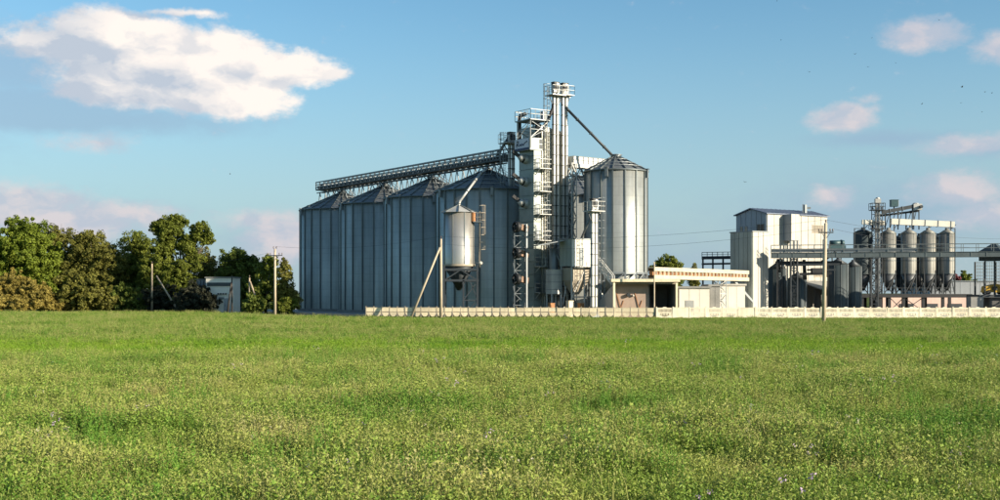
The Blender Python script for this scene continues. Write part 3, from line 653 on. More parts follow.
def small_things():
    # filter box left of the cabin
    o = at(551.5, 300, 144.2); o = (o.x, o.y)
    t = thing('filter_box', (o[0], o[1], 0), 'light grey sheet metal filter box on legs at the foot of the ribbed casing', 'filter box')
    m = MB(); m.box(G(o, .75, .6, 4.2), (1.5, 1.2, 2.9), A); m.box(G(o, .75, .6, 5.68), (1.6, 1.3, .07), A); m.build('box', STEELW, t)
    m = MB()
    for z in (3.3, 4.2, 5.1): m.box(G(o, .75, .6, z), (1.56, 1.26, .06), A)
    m.build('band', STEEL, t)
    m = MB()
    for v in (.08, 1.42):
        for u in (.08, 1.1): m.bar(G(o, v, u, 0), G(o, v, u, 2.8), .13)
    m.bar(G(o, 1.6, -.2, 1.6), G(o, 2.3, -.2, 5.2), .1); m.bar(G(o, 2.6, -.2, .6), G(o, 1.7, -.2, 4.2), .1); m.build('leg_frame', STEELW, t)
    c = at(553.5, 300, 146.2)
    t = thing('cyclone', (c.x, c.y, 0), 'upright grey dust cyclone under the canopy beside the white cabin', 'cyclone')
    m = MB(); m.lathe((c.x, c.y, 0), [(.25, 3.5), (.55, 6.0), (.55, 8.2), (.3, 8.4)], 16); m.build('body', STEEL, t, True)
    m = MB(); m.tube((c.x, c.y, 0), (c.x, c.y, 3.6), .12, .12, 8); m.build('stand', STEEL, t)
    m = MB(); m.tube((c.x+.3, c.y-.4, 7.8), (c.x+.9, c.y-.7, 6.4), .14, .14, 8); m.tube((c.x+.9, c.y-.7, 6.4), (c.x+1.0, c.y-.7, 4.0), .14, .14, 8); m.build('duct', STEEL, t, True)
    for px, lab, mm in ((551.5, 'rust orange cabinet under the light grey filter box', RUST), (581, 'rust orange cabinet under the beige hopper', RUST)):
        c = at(px, 300, 142.9); m = MB(); m.box((c.x, c.y, .85), (.62, .5, 1.55), A); m.box((c.x, c.y, 1.66), (.7, .58, .06), A); m.box((c.x, c.y, .04), (.7, .58, .08), A)
        t = thing('cabinet', (c.x, c.y, 0), lab, 'cabinet'); m.build('case', mm, t)
        m = MB(); m.box(G((c.x, c.y), 0, -.27, .85), (.5, .04, 1.3), A); m.build('door', RUST, t)
    c = at(569.6, 300, 142.6); m = MB(); m.box((c.x, c.y, .95), (.62, .6, 1.88), A); m.box((c.x, c.y, 1.93), (.72, .7, .08), A)
    tag(m.build('pillar', CREAM), 'short beige concrete pillar standing under the white cabin', 'pillar')
    # small white elevator in front of the bright silo
    c = at(594, 300, 142.0); elevator(c.x, c.y, 14.0, 'small white bucket elevator in front of the bright raised silo', gap=.24, w=.30, plat=(1.0, .85), z_plat=12.55, ladder_side=.85)
    spout([at(591, 214, 142.2), at(590, 218, 142.3), at(580.5, 240.5, 144.4)], .13, 'downspout', 'short spout from the small white elevator to the roof of the cabin', STEEL)
    # stair
    a = at(598.5, 266, 144.2); b = at(613.5, 284.5, 143.0); t = thing('steel_stair', (b.x, b.y, 0), 'steel stair with handrails slanting down from the white cabin to the shed roof', 'stair')
    side = Vector((.4, .9, 0)).normalized()
    for s in (-.4, .4): 
        m = MB(); m.bar(a+side*s, b+side*s, .10, .3); m.build('stringer', mat('white_sheet', (.62, .61, .57)), t)
        m = MB(); rail(m, [a+side*s, b+side*s], 1.0, .8, .09); m.build('handrail', mat('white_sheet', (.62, .61, .57)), t)
    for i in range(9):
        p = a+(b-a)*(i+.5)/9; m = MB(); m.box(p, (.24, .78, .04), math.atan2(side.y, side.x)-math.pi/2); m.build('tread', STEEL, t)
    m = MB()
    for s in (-.4, .4): p = a+side*s; m.bar((p.x, p.y, 0), p, .12)
    m.build('post', STEELW, t)
    # ramp wall
    p0 = at(592, 300, 142.6); p1 = at(613, 300, 141.6); m = MB()
    m.prism([(p0.x, p0.y, 0), (p1.x, p1.y, 0), (p1.x, p1.y, 3.9), (p0.x, p0.y, .9)], Vector((.6, 1.6, 0))); tag(m.build('ramp_wall', CONC), 'grey concrete side wall with a sloping top, left of the open shed', 'wall')
small_things()

# ================================================================== SHED, LOW BUILDINGS
def shed():
    Y = 141.2; xl = at(613.3, 0, Y).x; xr = at(677.5, 0, Y).x; zt = 4.5; xm = at(650.5, 0, Y).x
    t = thing('open_shed', (xl, Y, 0), 'low open-fronted shed with a flat roof and pinkish back wall behind the fence', 'shed')
    m = MB(); m.box(((xl+xm)/2-.12, Y+1.3, zt-.09), (xm-xl+.25, 3.0, .18)); m.box(((xm+xr)/2+.13, Y+4.1, zt-.09), (xr-xm+.25, 8.6, .18)); r = m.build('roof', CONC, t)
    m = MB(); m.box(((xl+xr)/2, Y-.22, zt-.14), (xr-xl+.54, .10, .34)); m.build('fascia', CREAM, r)
    for x in (xl+.1, xr-.1):
        m = MB(); m.box((x, Y, zt/2-.1), (.24, .24, zt-.2)); m.build('column', CREAM, t)
    m = MB(); m.box(((xl+xm)/2, Y+1.75, 2.1), (xm-xl, .2, 4.2)); m.build('back_wall', PINKW, t)
    m = MB(); m.box((xm+.12, Y+5.2, 2.1), (.2, 5.4, 4.2)); m.build('partition', CONC, t)
    m = MB(); m.box(((xm+xr)/2, Y+8.1, 2.1), (xr-xm, .2, 4.2)); m.build('rear_wall', CONC, t)
    m = MB(); m.box((xr-.02, Y+4.3, 2.1), (.2, 7.6, 4.2)); m.build('side_wall', CONC, t)
    for yy in (.5, 1.2):
        m = MB(); m.box(((xl+xr)/2, Y+yy, zt-.42), (xr-xl-.2, .16, .3)); m.build('beam', BEIGE, t)
    for k in range(5):
        x = xl+.6+k*(xm-xl-1.2)/4; m = MB(); m.box((x, Y+1.2, zt-.27), (.12, 2.6, .16)); m.build('joist', BEIGE, t)
    for fr in (.12, .62):
        x = xl+(xm-xl)*fr; m = MB(); m.bar((x, Y+1.6, 2.9), (x+.55, Y+1.55, 1.0), .07); m.bar((x+.55, Y+1.55, 1.0), (x+.85, Y+1.6, 2.0), .06); m.build('bracket', RUST, t)
    m = MB(); p = Vector((xl+1.95, Y+1.62, 2.65)); m.tube(p, p-Vector((0, .35, 0)), .22, .22, 14); m.build('fan_hood', DARK, t)
    m = MB(); p = Vector((xl+2.5, Y+1.5, 2.6)); m.lathe(p, [(.03, -.15), (.14, -.1), (.1, .08), (.03, .12)], 10); m.build('lamp', PLASTER, t)
shed()
BRIGHT = mat('bright_render', (.70, .66, .57), .85, 0, .06, .4, col2=(.62, .58, .50), streak=.12)
def low_building(pxa, pxb, Y, z, dp, label, wm, rm, rz=0.0, door=None, seams=5):
    a = at(pxa, 0, Y).x; b = at(pxb, 0, Y).x
    t = thing('low_building', (a, Y, 0), label, 'building')
    m = MB(); m.box(((a+b)/2, Y+dp/2, z/2), (b-a, dp, z)); m.build('wall', wm, t)
    m = MB(); m.box(((a+b)/2, Y+dp/2, z+.12), (b-a+.4, dp+.4, .24)); m.build('roof', rm, t)
    n = seams
    for i in range(n):
        x0 = a+(b-a)*i/n+.02; x1 = a+(b-a)*(i+1)/n-.02
        m = MB(); m.box(((x0+x1)/2, Y-.03, z/2-.05), (x1-x0, .05, z-.15)); m.build('wall_panel', wm, t)
    if door:
        m = MB(); m.box((a+(b-a)*door, Y-.08, 1.0), (1.0, .05, 2.0)); d = m.build('door', STEELW, t)
        m = MB(); m.box((a+(b-a)*door+.35, Y-.13, 1.0), (.08, .05, .14)); m.build('handle', DARK, d)
    return t
low_building(679, 709.5, 143.5, 3.45, 8, 'low white rendered building right of the open shed', BRIGHT, CONC, door=.35, seams=3)
low_building(709.8, 720, 147.5, 3.7, 5, 'narrow grey shaded end of the low white building beside the open shed', CONC, CONC, seams=2)  # separate grey block added to stand for the white building's shaded end
low_building(719.5, 745, 168.6, 3.9, 3.2, 'low white building below the end of the cream conveyor gallery', BRIGHT, PLASTER, seams=3)
def cream_gallery():
    a = Vector((18.75, 151, 5.35)); b = Vector((34.9, 171.8, 5.25)); d = (b-a).normalized(); side = Vector((d.y, -d.x, 0)); up = Vector((0, 0, 1)); L = (b-a).length
    t = thing('conveyor_gallery', (a.x, a.y, 0), 'cream conveyor gallery with rust brown slots leading to the white tower building', 'conveyor')
    CG = mat('cream_gallery_paint', (.50, .45, .33), .65, .05, .14, .6, streak=.25)
    m = MB(); m.bar(a-up*.62, b-up*.62, 1.5, .18); m.build('deck', CG, t)
    m = MB(); m.bar(a+up*.72, b+up*.72, 1.7, .14); m.build('roof', CG, t)
    for s in (1, -1):
        m = MB(); m.bar(a+side*.8*s-up*.45, b+side*.8*s-up*.45, .08, .5); m.bar(a+side*.8*s+up*.5, b+side*.8*s+up*.5, .08, .42); m.build('side_sheet', CG, t)
    n = 26
    for i in range(n):
        p = a+(b-a)*(i+.5)/n; m = MB(); m.bar(p+side*.78-up*.25, p+side*.78+up*.35, .24, .10) ; m.build('slat', CG if i % 4 else BEIGE, t)
    m = MB(); m.bar(a+side*.3+up*.02, b+side*.3+up*.02, .5, .5); m.build('belt_frame', RUST, t)
    m = MB(); c = a+(b-a)*.72; lattice(m, (c.x, c.y), 1.3, 0, 4.6, 5, .12, ang=R(20)); m.build('support_tower', STEELW, t)
    m = MB(); c = a+(b-a)*.06; lattice(m, (c.x, c.y), 1.2, 0, 4.6, 4, .12, ang=R(20)); m.build('support_tower', STEELW, t)
    m = MB(); p = b-d*3.2-up*.6; q = Vector((36.0, 171.0, 1.6)); m.bar(p, q, .3, .3); m.build('chute', STEEL, t)
cream_gallery()
def dark_conveyor():
    a = at(702, 261, 196); b = at(733, 260.5, 196); t = thing('chain_conveyor', (a.x, a.y, 0), 'dark overhead conveyor frame behind the cream gallery, left of the white tower building', 'conveyor')
    up = Vector((0, 0, 1)); m = MB(); m.bar(a+up*.5, b+up*.5, .8, .5); m.bar(a-up*.5, b-up*.5, .8, .3); m.build('trough', DARK, t)
    m = MB(); rail(m, [a+up*.7, b+up*.7], .7, .9, .09); m.build('railing', DARK, t)
    m = MB()
    for f in (.03, .35, .68, .97): p = a+(b-a)*f; m.bar((p.x, p.y, 0), p+up*.6, .25)
    m.bar(a-up*2, b-up*2, .2, .2); m.build('post', DARK, t)
dark_conveyor()

# ================================================================== WHITE TOWER BUILDING
def clad(t, o, pA, pB, z0, z1, axis, n, m, inner=None, name='cladding_panel', gap=.045, holes=()):
    """flat panels hung on a wall; axis 'v' faces -u, axis 'u' faces -v. zt may be a function of the coordinate"""
    for i in range(n):
        a = pA+(pB-pA)*i/n+gap; b = pA+(pB-pA)*(i+1)/n-gap
        za = z1(a) if callable(z1) else z1; zb = z1(b) if callable(z1) else z1
        if axis == 'v': pts = [G(o, a, -.01, z0), G(o, b, -.01, z0), G(o, b, -.01, zb), G(o, a, -.01, za)]; d = -UU*.06
        else: pts = [G(o, -.01, a, z0), G(o, -.01, b, z0), G(o, -.01, b, zb), G(o, -.01, a, za)]; d = -VV*.06
        mb = MB(); mb.prism(pts, d); mb.build(name, m, t)
def window(t, o, axis, a, b, z0, z1, panes, gm=None, fm=None, off=.07):
    mk = (lambda x, e, z: G(o, x, -e, z)) if axis == 'v' else (lambda x, e, z: G(o, -e, x, z)); dv = -UU if axis == 'v' else -VV
    m = MB(); f = .07
    m.prism([mk(a-f, off, z0-f), mk(b+f, off, z0-f), mk(b+f, off, z0), mk(a-f, off, z0)], dv*.06); m.prism([mk(a-f, off, z1), mk(b+f, off, z1), mk(b+f, off, z1+f), mk(a-f, off, z1+f)], dv*.06)
    for i in range(panes+1):
        x = a+(b-a)*i/panes; m.prism([mk(x-f/2, off, z0), mk(x+f/2, off, z0), mk(x+f/2, off, z1), mk(x-f/2, off, z1)], dv*.055)
    w = m.build('window', fm or STEEL, t)
    for i in range(panes):
        x0 = a+(b-a)*i/panes+f/2; x1 = a+(b-a)*(i+1)/panes-f/2; m = MB(); m.prism([mk(x0, off, z0), mk(x1, off, z0), mk(x1, off, z1), mk(x0, off, z1)], dv*.02); m.build('pane', gm or GLASS, w)
def tower_building():
    o = (40.05, 180.0); W, D, ze, za = 13.2, 6.43, 14.75, 15.6
    t = thing('tower_building', (o[0], o[1], 0), 'tall white clad industrial building with its gable in shade and a lower front block', 'building')
    m = MB(); m.box(G(o, W/2, D/2, ze/2), (W, D, ze), A); m.prism([G(o, 0, 0, ze), G(o, 0, D, ze), G(o, 0, D/2, za)], VV*W); m.build('core_wall', CLAD_SHADE_G, t)
    clad(t, o, 0, W, .3, ze-.05, 'v', 9, CLAD)
    zt = lambda u: ze+(za-ze)*(1-abs(u-D/2)/(D/2))-.06
    clad(t, o, 0, D, .3, zt, 'u', 6, CLAD_SHADE_B)  # gable shade painted in through the panel colour
    m = MB()
    for u0, u1 in ((-.3, D/2), (D+.3, D/2)):
        zz = ze-.08 if u0 < 0 or u0 > D else ze
        p = [G(o, -.35, u0, zz+.05), G(o, W+.35, u0, zz+.05), G(o, W+.35, u1, za+.05), G(o, -.35, u1, za+.05)]; m.prism(p, Vector((0, 0, .14)))
    r = m.build('roof', ROOFB, t)
    for v in np.linspace(.2, W-.2, 14):
        m = MB(); m.bar(G(o, v, -.3, ze+.13), G(o, v, D/2, za+.2), .06, .06); m.build('roof_seam', ROOFB, r)
    m = MB(); m.box(G(o, W*.72, 1.2, 15.9), (.45, .45, 1.3), A); m.build('chimney', STEEL, r)
    m = MB(); m.bar(G(o, W*.67, 1.0, 15.2), G(o, W*.67, 1.0, 16.6), .1); m.bar(G(o, W*.77, 1.0, 15.9), G(o, W*.77, 1.0, 16.2), .6, .06); m.build('antenna', STEEL, r)
    window(t, o, 'u', .5, 1.95, 12.0, 13.2, 2); window(t, o, 'u', 4.0, 4.5, 11.9, 13.0, 1, TAN); window(t, o, 'u', 5.0, 5.5, 11.9, 13.0, 1, TAN)
    window(t, o, 'v', 9.8, 12.2, 12.2, 13.3, 4, TAN, BEIGE); window(t, o, 'v', 10.2, 13.0, 5.4, 6.3, 4, TAN, BEIGE)
    # projecting box
    m = MB(); m.box(G(o, 4.25, -.85, 12.75), (1.75, 1.6, 4.0), A); b = m.build('bay_box', CLAD_SHADE_B, t)  # box coloured for its shaded left face
    for i in range(2): 
        m = MB(); a0 = 3.375+i*.875+.02; m.prism([G(o, a0, -1.66, 10.8), G(o, a0+.835, -1.66, 10.8), G(o, a0+.835, -1.66, 14.7), G(o, a0, -1.66, 14.7)], -UU*.05); m.build('bay_panel', CLAD, b)
    m = MB()
    for v in (3.5, 4.2, 5.0): m.bar(G(o, v, -1.4, 0), G(o, v, -1.4, 10.75), .22)
    m.build('bay_post', STEEL, t)
    # lower front block
    oo = (36.2, 172.0); w2, d2, z2 = 3.15, 4.45, 11.65
    m = MB(); m.box(G(oo, w2/2, d2/2, z2/2), (w2, d2, z2), A); lb = m.build('front_block', CLAD_SHADE_G, t)
    clad(lb, oo, 0, w2, .2, z2-.05, 'v', 3, CLAD, name='block_panel'); clad(lb, oo, 0, d2, .2, z2-.05, 'u', 5, CLAD_SHADE_G, name='block_panel')  # left face panels take the shade-toned cladding
    m = MB(); m.box(G(oo, w2/2, d2/2, z2+.06), (w2+.25, d2+.25, .14), A); m.build('block_roof', STEEL, lb)
    # link roof between blocks and lean-to
    m = MB(); m.prism([G(o, 6.5, -.1, 4.6), G(o, W+.3, -.1, 4.6), G(o, W+.3, -5.2, 3.2), G(o, 6.5, -5.2, 3.2)], Vector((0, 0, .14))); m.build('lean_to_roof', CONC, t)
    m = MB()
    for v in (6.7, 9, 11.2, W): m.bar(G(o, v, -5.0, 0), G(o, v, -5.0, 3.2), .16)
    m.build('lean_to_post', DARK, t)
    for k in range(4):
        m = MB(); a = 6.8+k*1.65; m.prism([G(o, a, -3.2, .05), G(o, a+1.5, -3.2, .05), G(o, a+1.5, -3.2, 3.5), G(o, a, -3.2, 3.5)], UU*.1); m.build('lean_to_shade_sheet', mat('lean_to_shade', (.11, .10, .09), .8, 0, .2, .8, streak=.2), t)  # dark sheets added to stand for the shade inside the open lean-to
tower_building()

# ================================================================== BRIDGE
BR_A = Vector((38.9, 172.2, 8.15)); BR_B = Vector((82, 163.6, 8.15))
def bridge():
    a, b = BR_A, BR_B; d = (b-a).normalized(); side = Vector((d.y, -d.x, 0)); up = Vector((0, 0, 1)); L = (b-a).length
    t = thing('conveyor_bridge', (a.x, a.y, 0), 'long grey steel footbridge with railings crossing in front of the round bins', 'bridge')
    BG = mat('grey_green_steel', (.115, .14, .145), .55, .3, .14, .6, streak=.15)
    for s in (-.8, .8):
        m = MB(); m.bar(a+side*s+up*.08, b+side*s+up*.08, .10, .66); m.bar(a+side*s+up*.42, b+side*s+up*.42, .26, .06); m.bar(a+side*s-up*.26, b+side*s-up*.26, .26, .06); g = m.build('girder', BG, t)
        k = 1.0; w = MB()
        while k < L: p = a+d*k+side*(s*1.08); w.bar(p-up*.22, p+up*.4, .06, .06); k += 2.0
        w.build('web_stiffener', BG, g)
        m = MB(); rail(m, [a+side*s+up*.45, b+side*s+up*.45], 1.1, 2.0, .055); m.build('railing', BG, t)
    m = MB(); m.bar(a+up*.32, b+up*.32, 1.5, .08); m.build('deck', DARK, t)
    m = MB(); m.bar(a+up*.75-d*0+side*-.1, a+d*20+up*.75+side*-.1, .5, .45); m.build('conveyor_trough', STEEL, t)
    for k in (3.2, 14.2, 33.0, 38.5):
        m = MB(); c = a+d*k; lattice(m, (c.x, c.y), .9, 0, 7.7, 6, .16, ang=math.atan2(d.y, d.x), d=1.5); m.build('support_tower', DARK, t)
    m = MB(); p = a+d*9.0+up*.55; m.bar(p, p-d*2.2-up*.0+up*-1.6-side*.6, .5, .3); m.build('chute', DARK, t)
    m = MB(); m.bar(a+d*2.0-up*1.3, a+d*9.5-up*1.2, .9, .3); m.bar(a+d*5.0-up*2.0, a+d*9.0-up*2.0, .7, .25); m.build('cable_tray', DARK, t)
    for k, z0, z1 in ((1.0, 5.9, 7.6), (4.6, 4.8, 7.6), (7.6, 5.2, 7.6)):
        m = MB(); p = a+d*k-side*.4; m.tube((p.x, p.y, z1), (p.x+.3, p.y+.6, z0), .22, .3, 10); m.build('drop_pipe', DARK, t, True)
    m = MB(); m.bar(a+d*.6-up*1.0, a+d*9.8-up*1.0, .22, .5); m.bar(a+d*4.0+up*-2.6, a+d*8.4+up*-2.5, .9, .35); m.box(a+d*6.4-up*2.1, (1.6, 1.0, .7)); m.build('screw_conveyor', BLACK, t)
    m = MB(); p = a+d*1.2; lattice(m, (p.x, p.y), .7, 0, 7.7, 7, .13, ang=math.atan2(d.y, d.x)); m.build('support_tower', BLACK, t)
bridge()
def teal_machine():
    c = at(836, 245, 177.5); t = thing('drive_motor', (c.x, c.y, c.z-.8), 'dark teal drive unit above the tank right of the tall utility pole', 'motor')
    m = MB(); m.box(c+Vector((.2, 0, -.35)), (2.3, .9, .55)); m.build('base', TEAL, t)
    m = MB(); m.tube(c+Vector((-.9, 0, .25)), c+Vector((.7, 0, .3)), .42, .42, 14); m.tube(c+Vector((.7, 0, .3)), c+Vector((1.2, 0, .3)), .5, .38, 14); m.build('motor_body', TEAL, t, True)
    for x in (-.6, .9):
        m = MB(); m.bar(c+Vector((x, .2, -.6)), c+Vector((x*.8, .2, -2.9)), .16); m.build('leg', DARK, t)
teal_machine()

# ================================================================== DARK TANKS
def tank(px, Y, r, z, label, m=TEALS, z0=0.2, cone=.8, seams=10):
    c = at(px, 0, Y); t = thing('storage_tank', (c.x, c.y, 0), label, 'tank', None)
    n = seams; wp = wedge_mesh('wall_panel', r, n, z0, z, m, 4); da = 2*math.pi/n
    s = MB(); s.box((r+.02, 0, (z+z0)/2), (.06, .07, z-z0)); sm = s.mesh('seam', STIFF)
    for k in range(n): child('wall_panel', wp, t, rz=k*da); child('seam', sm, t, rz=(k+.5)*da)
    q = MB(); q.lathe((c.x, c.y, 0), [(r+.06, z-.02), (.25, z+cone), (.2, z+cone+.2)], 24); q.build('roof', DARK, t, True)
    q = MB(); q.lathe((c.x, c.y, 0), [(r+.2, .01), (r+.2, z0+.02)], 24); q.build('base', CONC, t)
    q = MB(); q.tube((c.x+r*.75, c.y-r*.8, .2), (c.x+r*.75, c.y-r*.8, z), .05, .05, 6); q.build('standpipe', STEEL, t)
    return t
tank(838, 177.5, 1.5, 7.1, 'shaded blue-grey tank below the bridge, just right of the tall utility pole')
tank(853, 179, 1.25, 6.8, 'shaded dark tank below the bridge between the blue-grey tank and the round bins')
tank(777, 178.5, 1.3, 6.5, 'dark narrow tank below the bridge beside the white tower block')
tank(797.5, 176.5, 1.3, 5.0, 'short dark tank below the bridge under the projecting box')

# ================================================================== ROUND BINS
def bins():
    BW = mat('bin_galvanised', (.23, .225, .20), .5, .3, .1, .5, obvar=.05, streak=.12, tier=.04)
    names = ['first of the four sunlit round bins, next to the lattice elevator', 'second of the four sunlit round bins from the lattice elevator', 'third of the four sunlit round bins from the lattice elevator', 'last and rightmost of the four sunlit round bins']
    back = ['shaded bin in the rear row, seen left of the %s sunlit round bin' % w for w in ('second', 'third', 'last')]
    def one(cx, cy, r, label, group, m, zt=12.15, zb=5.75, zc=3.2):
        t = thing('round_bin', (cx, cy, 0), label, 'bin', group); n = 8; da = 2*math.pi/n
        key = ('bin', r, m.name, zt)
        if key not in SILO_CACHE:
            wp = wedge_mesh('wall_panel', r, n, zb, zt, m, 5); s = MB(); s.box((r+.015, 0, (zt+zb)/2), (.05, .05, zt-zb)); SILO_CACHE[key] = (wp, s.mesh('seam', STIFF))
        wp, sm = SILO_CACHE[key]
        for k in range(n): child('wall_panel', wp, t, rz=k*da); child('seam', sm, t, rz=(k+.5)*da)
        q = MB(); q.lathe((cx, cy, 0), [(r+.03, zt-.02), (r*.55, zt+.35), (.3, zt+.5), (.3, zt+.8)], 20); q.build('roof', m, t, True)
        for z in (zb+.05, zb+2.1, zb+4.1, zt-.1):
            q = MB(); q.lathe((cx, cy, 0), [(r+.01, z-.05), (r+.05, z-.05), (r+.05, z+.05), (r+.01, z+.05)], 20, False); q.build('hoop', STIFF, t)
        q = MB(); q.lathe((cx, cy, 0), [(.22, zc), (r-.01, zb)], 20); q.build('hopper', mat('grey_hopper', (.085, .09, .095), .5, .4, .12, .8), t, True)
        q = MB()
        for a in (45, 135, 225, 315):
            x, y = cx+(r+.06)*math.cos(R(a)), cy+(r+.06)*math.sin(R(a)); q.bar((x, y, 2.72), (x, y, zb+.6), .13)
        for a in (45, 135, 225, 315):
            x, y = cx+(r+.06)*math.cos(R(a)), cy+(r+.06)*math.sin(R(a)); x2, y2 = cx+(r+.06)*math.cos(R(a+90)), cy+(r+.06)*math.sin(R(a+90)); q.bar((x, y, 2.8), (x2, y2, zb), .11)
        q.build('leg_frame', DARK, t)
        return t
    for i, px in enumerate((888.3, 908.8, 928, 947)):
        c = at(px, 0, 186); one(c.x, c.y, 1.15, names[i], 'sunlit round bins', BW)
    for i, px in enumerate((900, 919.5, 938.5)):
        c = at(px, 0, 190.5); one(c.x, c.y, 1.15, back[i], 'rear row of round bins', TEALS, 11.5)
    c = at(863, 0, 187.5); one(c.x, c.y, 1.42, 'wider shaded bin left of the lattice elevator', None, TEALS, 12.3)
    # platform
    xl, xr = at(845, 0, 186).x, at(966, 0, 186).x; t = thing('bin_platform', ((xl+xr)/2, 186, 0), 'dark steel platform on columns that carries the round bins', 'platform')
    m = MB(); m.box(((xl+xr)/2, 188, 2.45), (xr-xl, 8.4, .3)); m.box(((xl+xr)/2, 183.7, 2.42), (xr-xl+.1, .2, .55)); m.build('deck', BLACK, t)
    for px in (849, 858, 867, 876, 885, 899, 918.5, 938, 963):
        for Y in (184, 191.6):
            x = at(px, 0, 186).x; m = MB(); m.box((x, Y, 1.15), (.42, .42, 2.3)); m.build('column', BLACK, t)
    for pa, pb in ((886, 899), (900, 918)):
        xa, xb = at(pa, 0, 186).x, at(pb, 0, 186).x; m = MB(); m.bar((xa, 184, .15), (xb, 184, 2.1), .1); m.bar((xa, 184.12, 2.1), (xb, 184.12, .15), .1); m.build('cross_brace', DARK, t)
    m = MB(); rail(m, [(xl, 183.8, 2.62), (xr-2.6, 183.8, 2.62)], 1.0, 1.6, .06); m.build('railing', DARK, t)
    # lattice elevator
    c = at(877, 0, 184.8); t = thing('lattice_elevator', (c.x, c.y, 0), 'dark lattice elevator tower rising above the round bins', 'elevator')
    m = MB(); lattice(m, (c.x, c.y), 1.15, 0, 16.2, 13, .10, ang=R(10)); m.build('lattice_frame', DARK, t)
    m = MB(); m.box((c.x-.1, c.y, 8.6), (.3, .3, 16.8)); m.box((c.x+.3, c.y, 8.6), (.26, .3, 16.8)); m.build('leg', STEEL, t)
    m = MB(); m.box((c.x+.1, c.y, 17.0), (.85, .6, .7)); m.lathe((c.x+.1, c.y, 17.35), [(.36, 0), (.3, .18), (.1, .25)], 12); m.build('head', STEELW, t)
    for z in (9.3, 12.7, 15.6):
        m = MB(); m.box((c.x, c.y, z), (2.0, 1.7, .1)); p = m.build('platform', DARK, t)
        m = MB(); b = lambda x, y: (c.x+x, c.y+y, z+.05); rail(m, [b(-1, -.85), b(1, -.85), b(1, .85), b(-1, .85), b(-1, -.85)], 1.0, .9, .06); m.build('railing', DARK, p)
    # conveyors above the bins
    def conv(pa, pb, Y, h, w, name, label, m, posts, zpost=11.6, ends=True):
        a = at(*pa, Y); b = at(*pb, Y); d = (b-a).normalized(); t = thing('chain_conveyor', (a.x, a.y, min(a.z, b.z)-h/2), label, 'conveyor')
        q = MB(); q.bar(a, b, w, h); q.build('trough', m, t)
        k = 1.2; L = (b-a).length
        while k < L-.3: q = MB(); q.bar(a+d*(k-.04), a+d*(k+.04), w+.12, h+.12); q.build('flange', STEEL, t); k += 2.0
        q = MB()
        for f in posts: p = a+(b-a)*f; q.bar((p.x, p.y, zpost), p, .14); q.bar((p.x, p.y, zpost+.3), p+d*.8, .09)
        q.build('support', DARK, t); return t
    BW2 = mat('off_white_trough', (.66, .63, .54), .5, .1, .1, .6, streak=.1)
    conv((891, 221.5), (954, 224.5), 186, .88, .7, 'c', 'cream white conveyor trough lying across the tops of the sunlit round bins', BW2, (.05, .3, .6, .95), 12.5)
    conv((862, 222), (884, 223.2), 185.2, .7, .6, 'c', 'short light conveyor trough above the wider shaded bin', BW2, (.1, .5, .9), 12.3)
    conv((882, 212.5), (914, 206.3), 186.6, .55, .6, 'c', 'dark upper conveyor rising to the right of the lattice elevator head', DARK, (.1, .5, .95), 12.7)
    conv((878, 216), (918, 211.0), 187.6, .3, .9, 'c', 'thin dark catwalk just under the upper conveyor above the bins', DARK, (.3, .7), 12.7)
    a = at(917, 207, 186.6); t = thing('conveyor_drive', (a.x, a.y, a.z-.6), 'light metal drive head box at the right end of the upper conveyor', 'machine')
    m = MB(); m.box(a, (1.3, .9, .95)); m.lathe(a+Vector((-.2, 0, .47)), [(.5, 0), (.4, .14), (.1, .2)], 12); m.build('housing', STEELW, t); m = MB(); m.tube(a+Vector((.4, -.5, 0)), a+Vector((.4, -.95, 0)), .24, .24, 10); m.build('motor', DARK, t)
    m = MB(); m.bar(a+Vector((.3, 0, -.4)), (a.x+.3, a.y, 12.7), .14); m.bar(a+Vector((-.5, 0, -.4)), (a.x-.5, a.y, 12.7), .12); m.build('support', DARK, t)
    a = at(894, 203.5, 186.6); t = thing('filter_unit', (a.x, a.y, a.z-.5), 'small dark teal filter box with a pale side on top of the upper conveyor', 'filter box')
    m = MB(); m.box(a, (1.1, .9, 1.0)); m.box(a+Vector((0, 0, .54)), (1.2, 1.0, .08)); m.build('case', TEAL, t); m = MB(); m.box(a+Vector((.57, 0, 0)), (.06, .8, .9)); m.build('side_panel', PLASTER, t)
    m = MB(); m.bar(a+Vector((0, 0, -.5)), a+Vector((0, 0, -1.6)), .16); m.build('support', DARK, t)
    for px in (854.5, 955):
        c = at(px, 0, 184.4); 
        t = thing('corner_mast', (c.x, c.y, 2.6), 'thin steel mast with a short arm at the %s corner of the bin platform' % ('left' if px < 900 else 'right'), 'mast')
        m = MB(); m.bar((c.x, c.y, 2.6), (c.x, c.y, 12.8), .12); m.build('post', DARK, t); m = MB(); sgn = 1 if px < 900 else -1; m.bar((c.x, c.y, 12.75), (c.x+sgn*1.1, c.y, 12.75), .1); m.build('arm', DARK, t)
bins()
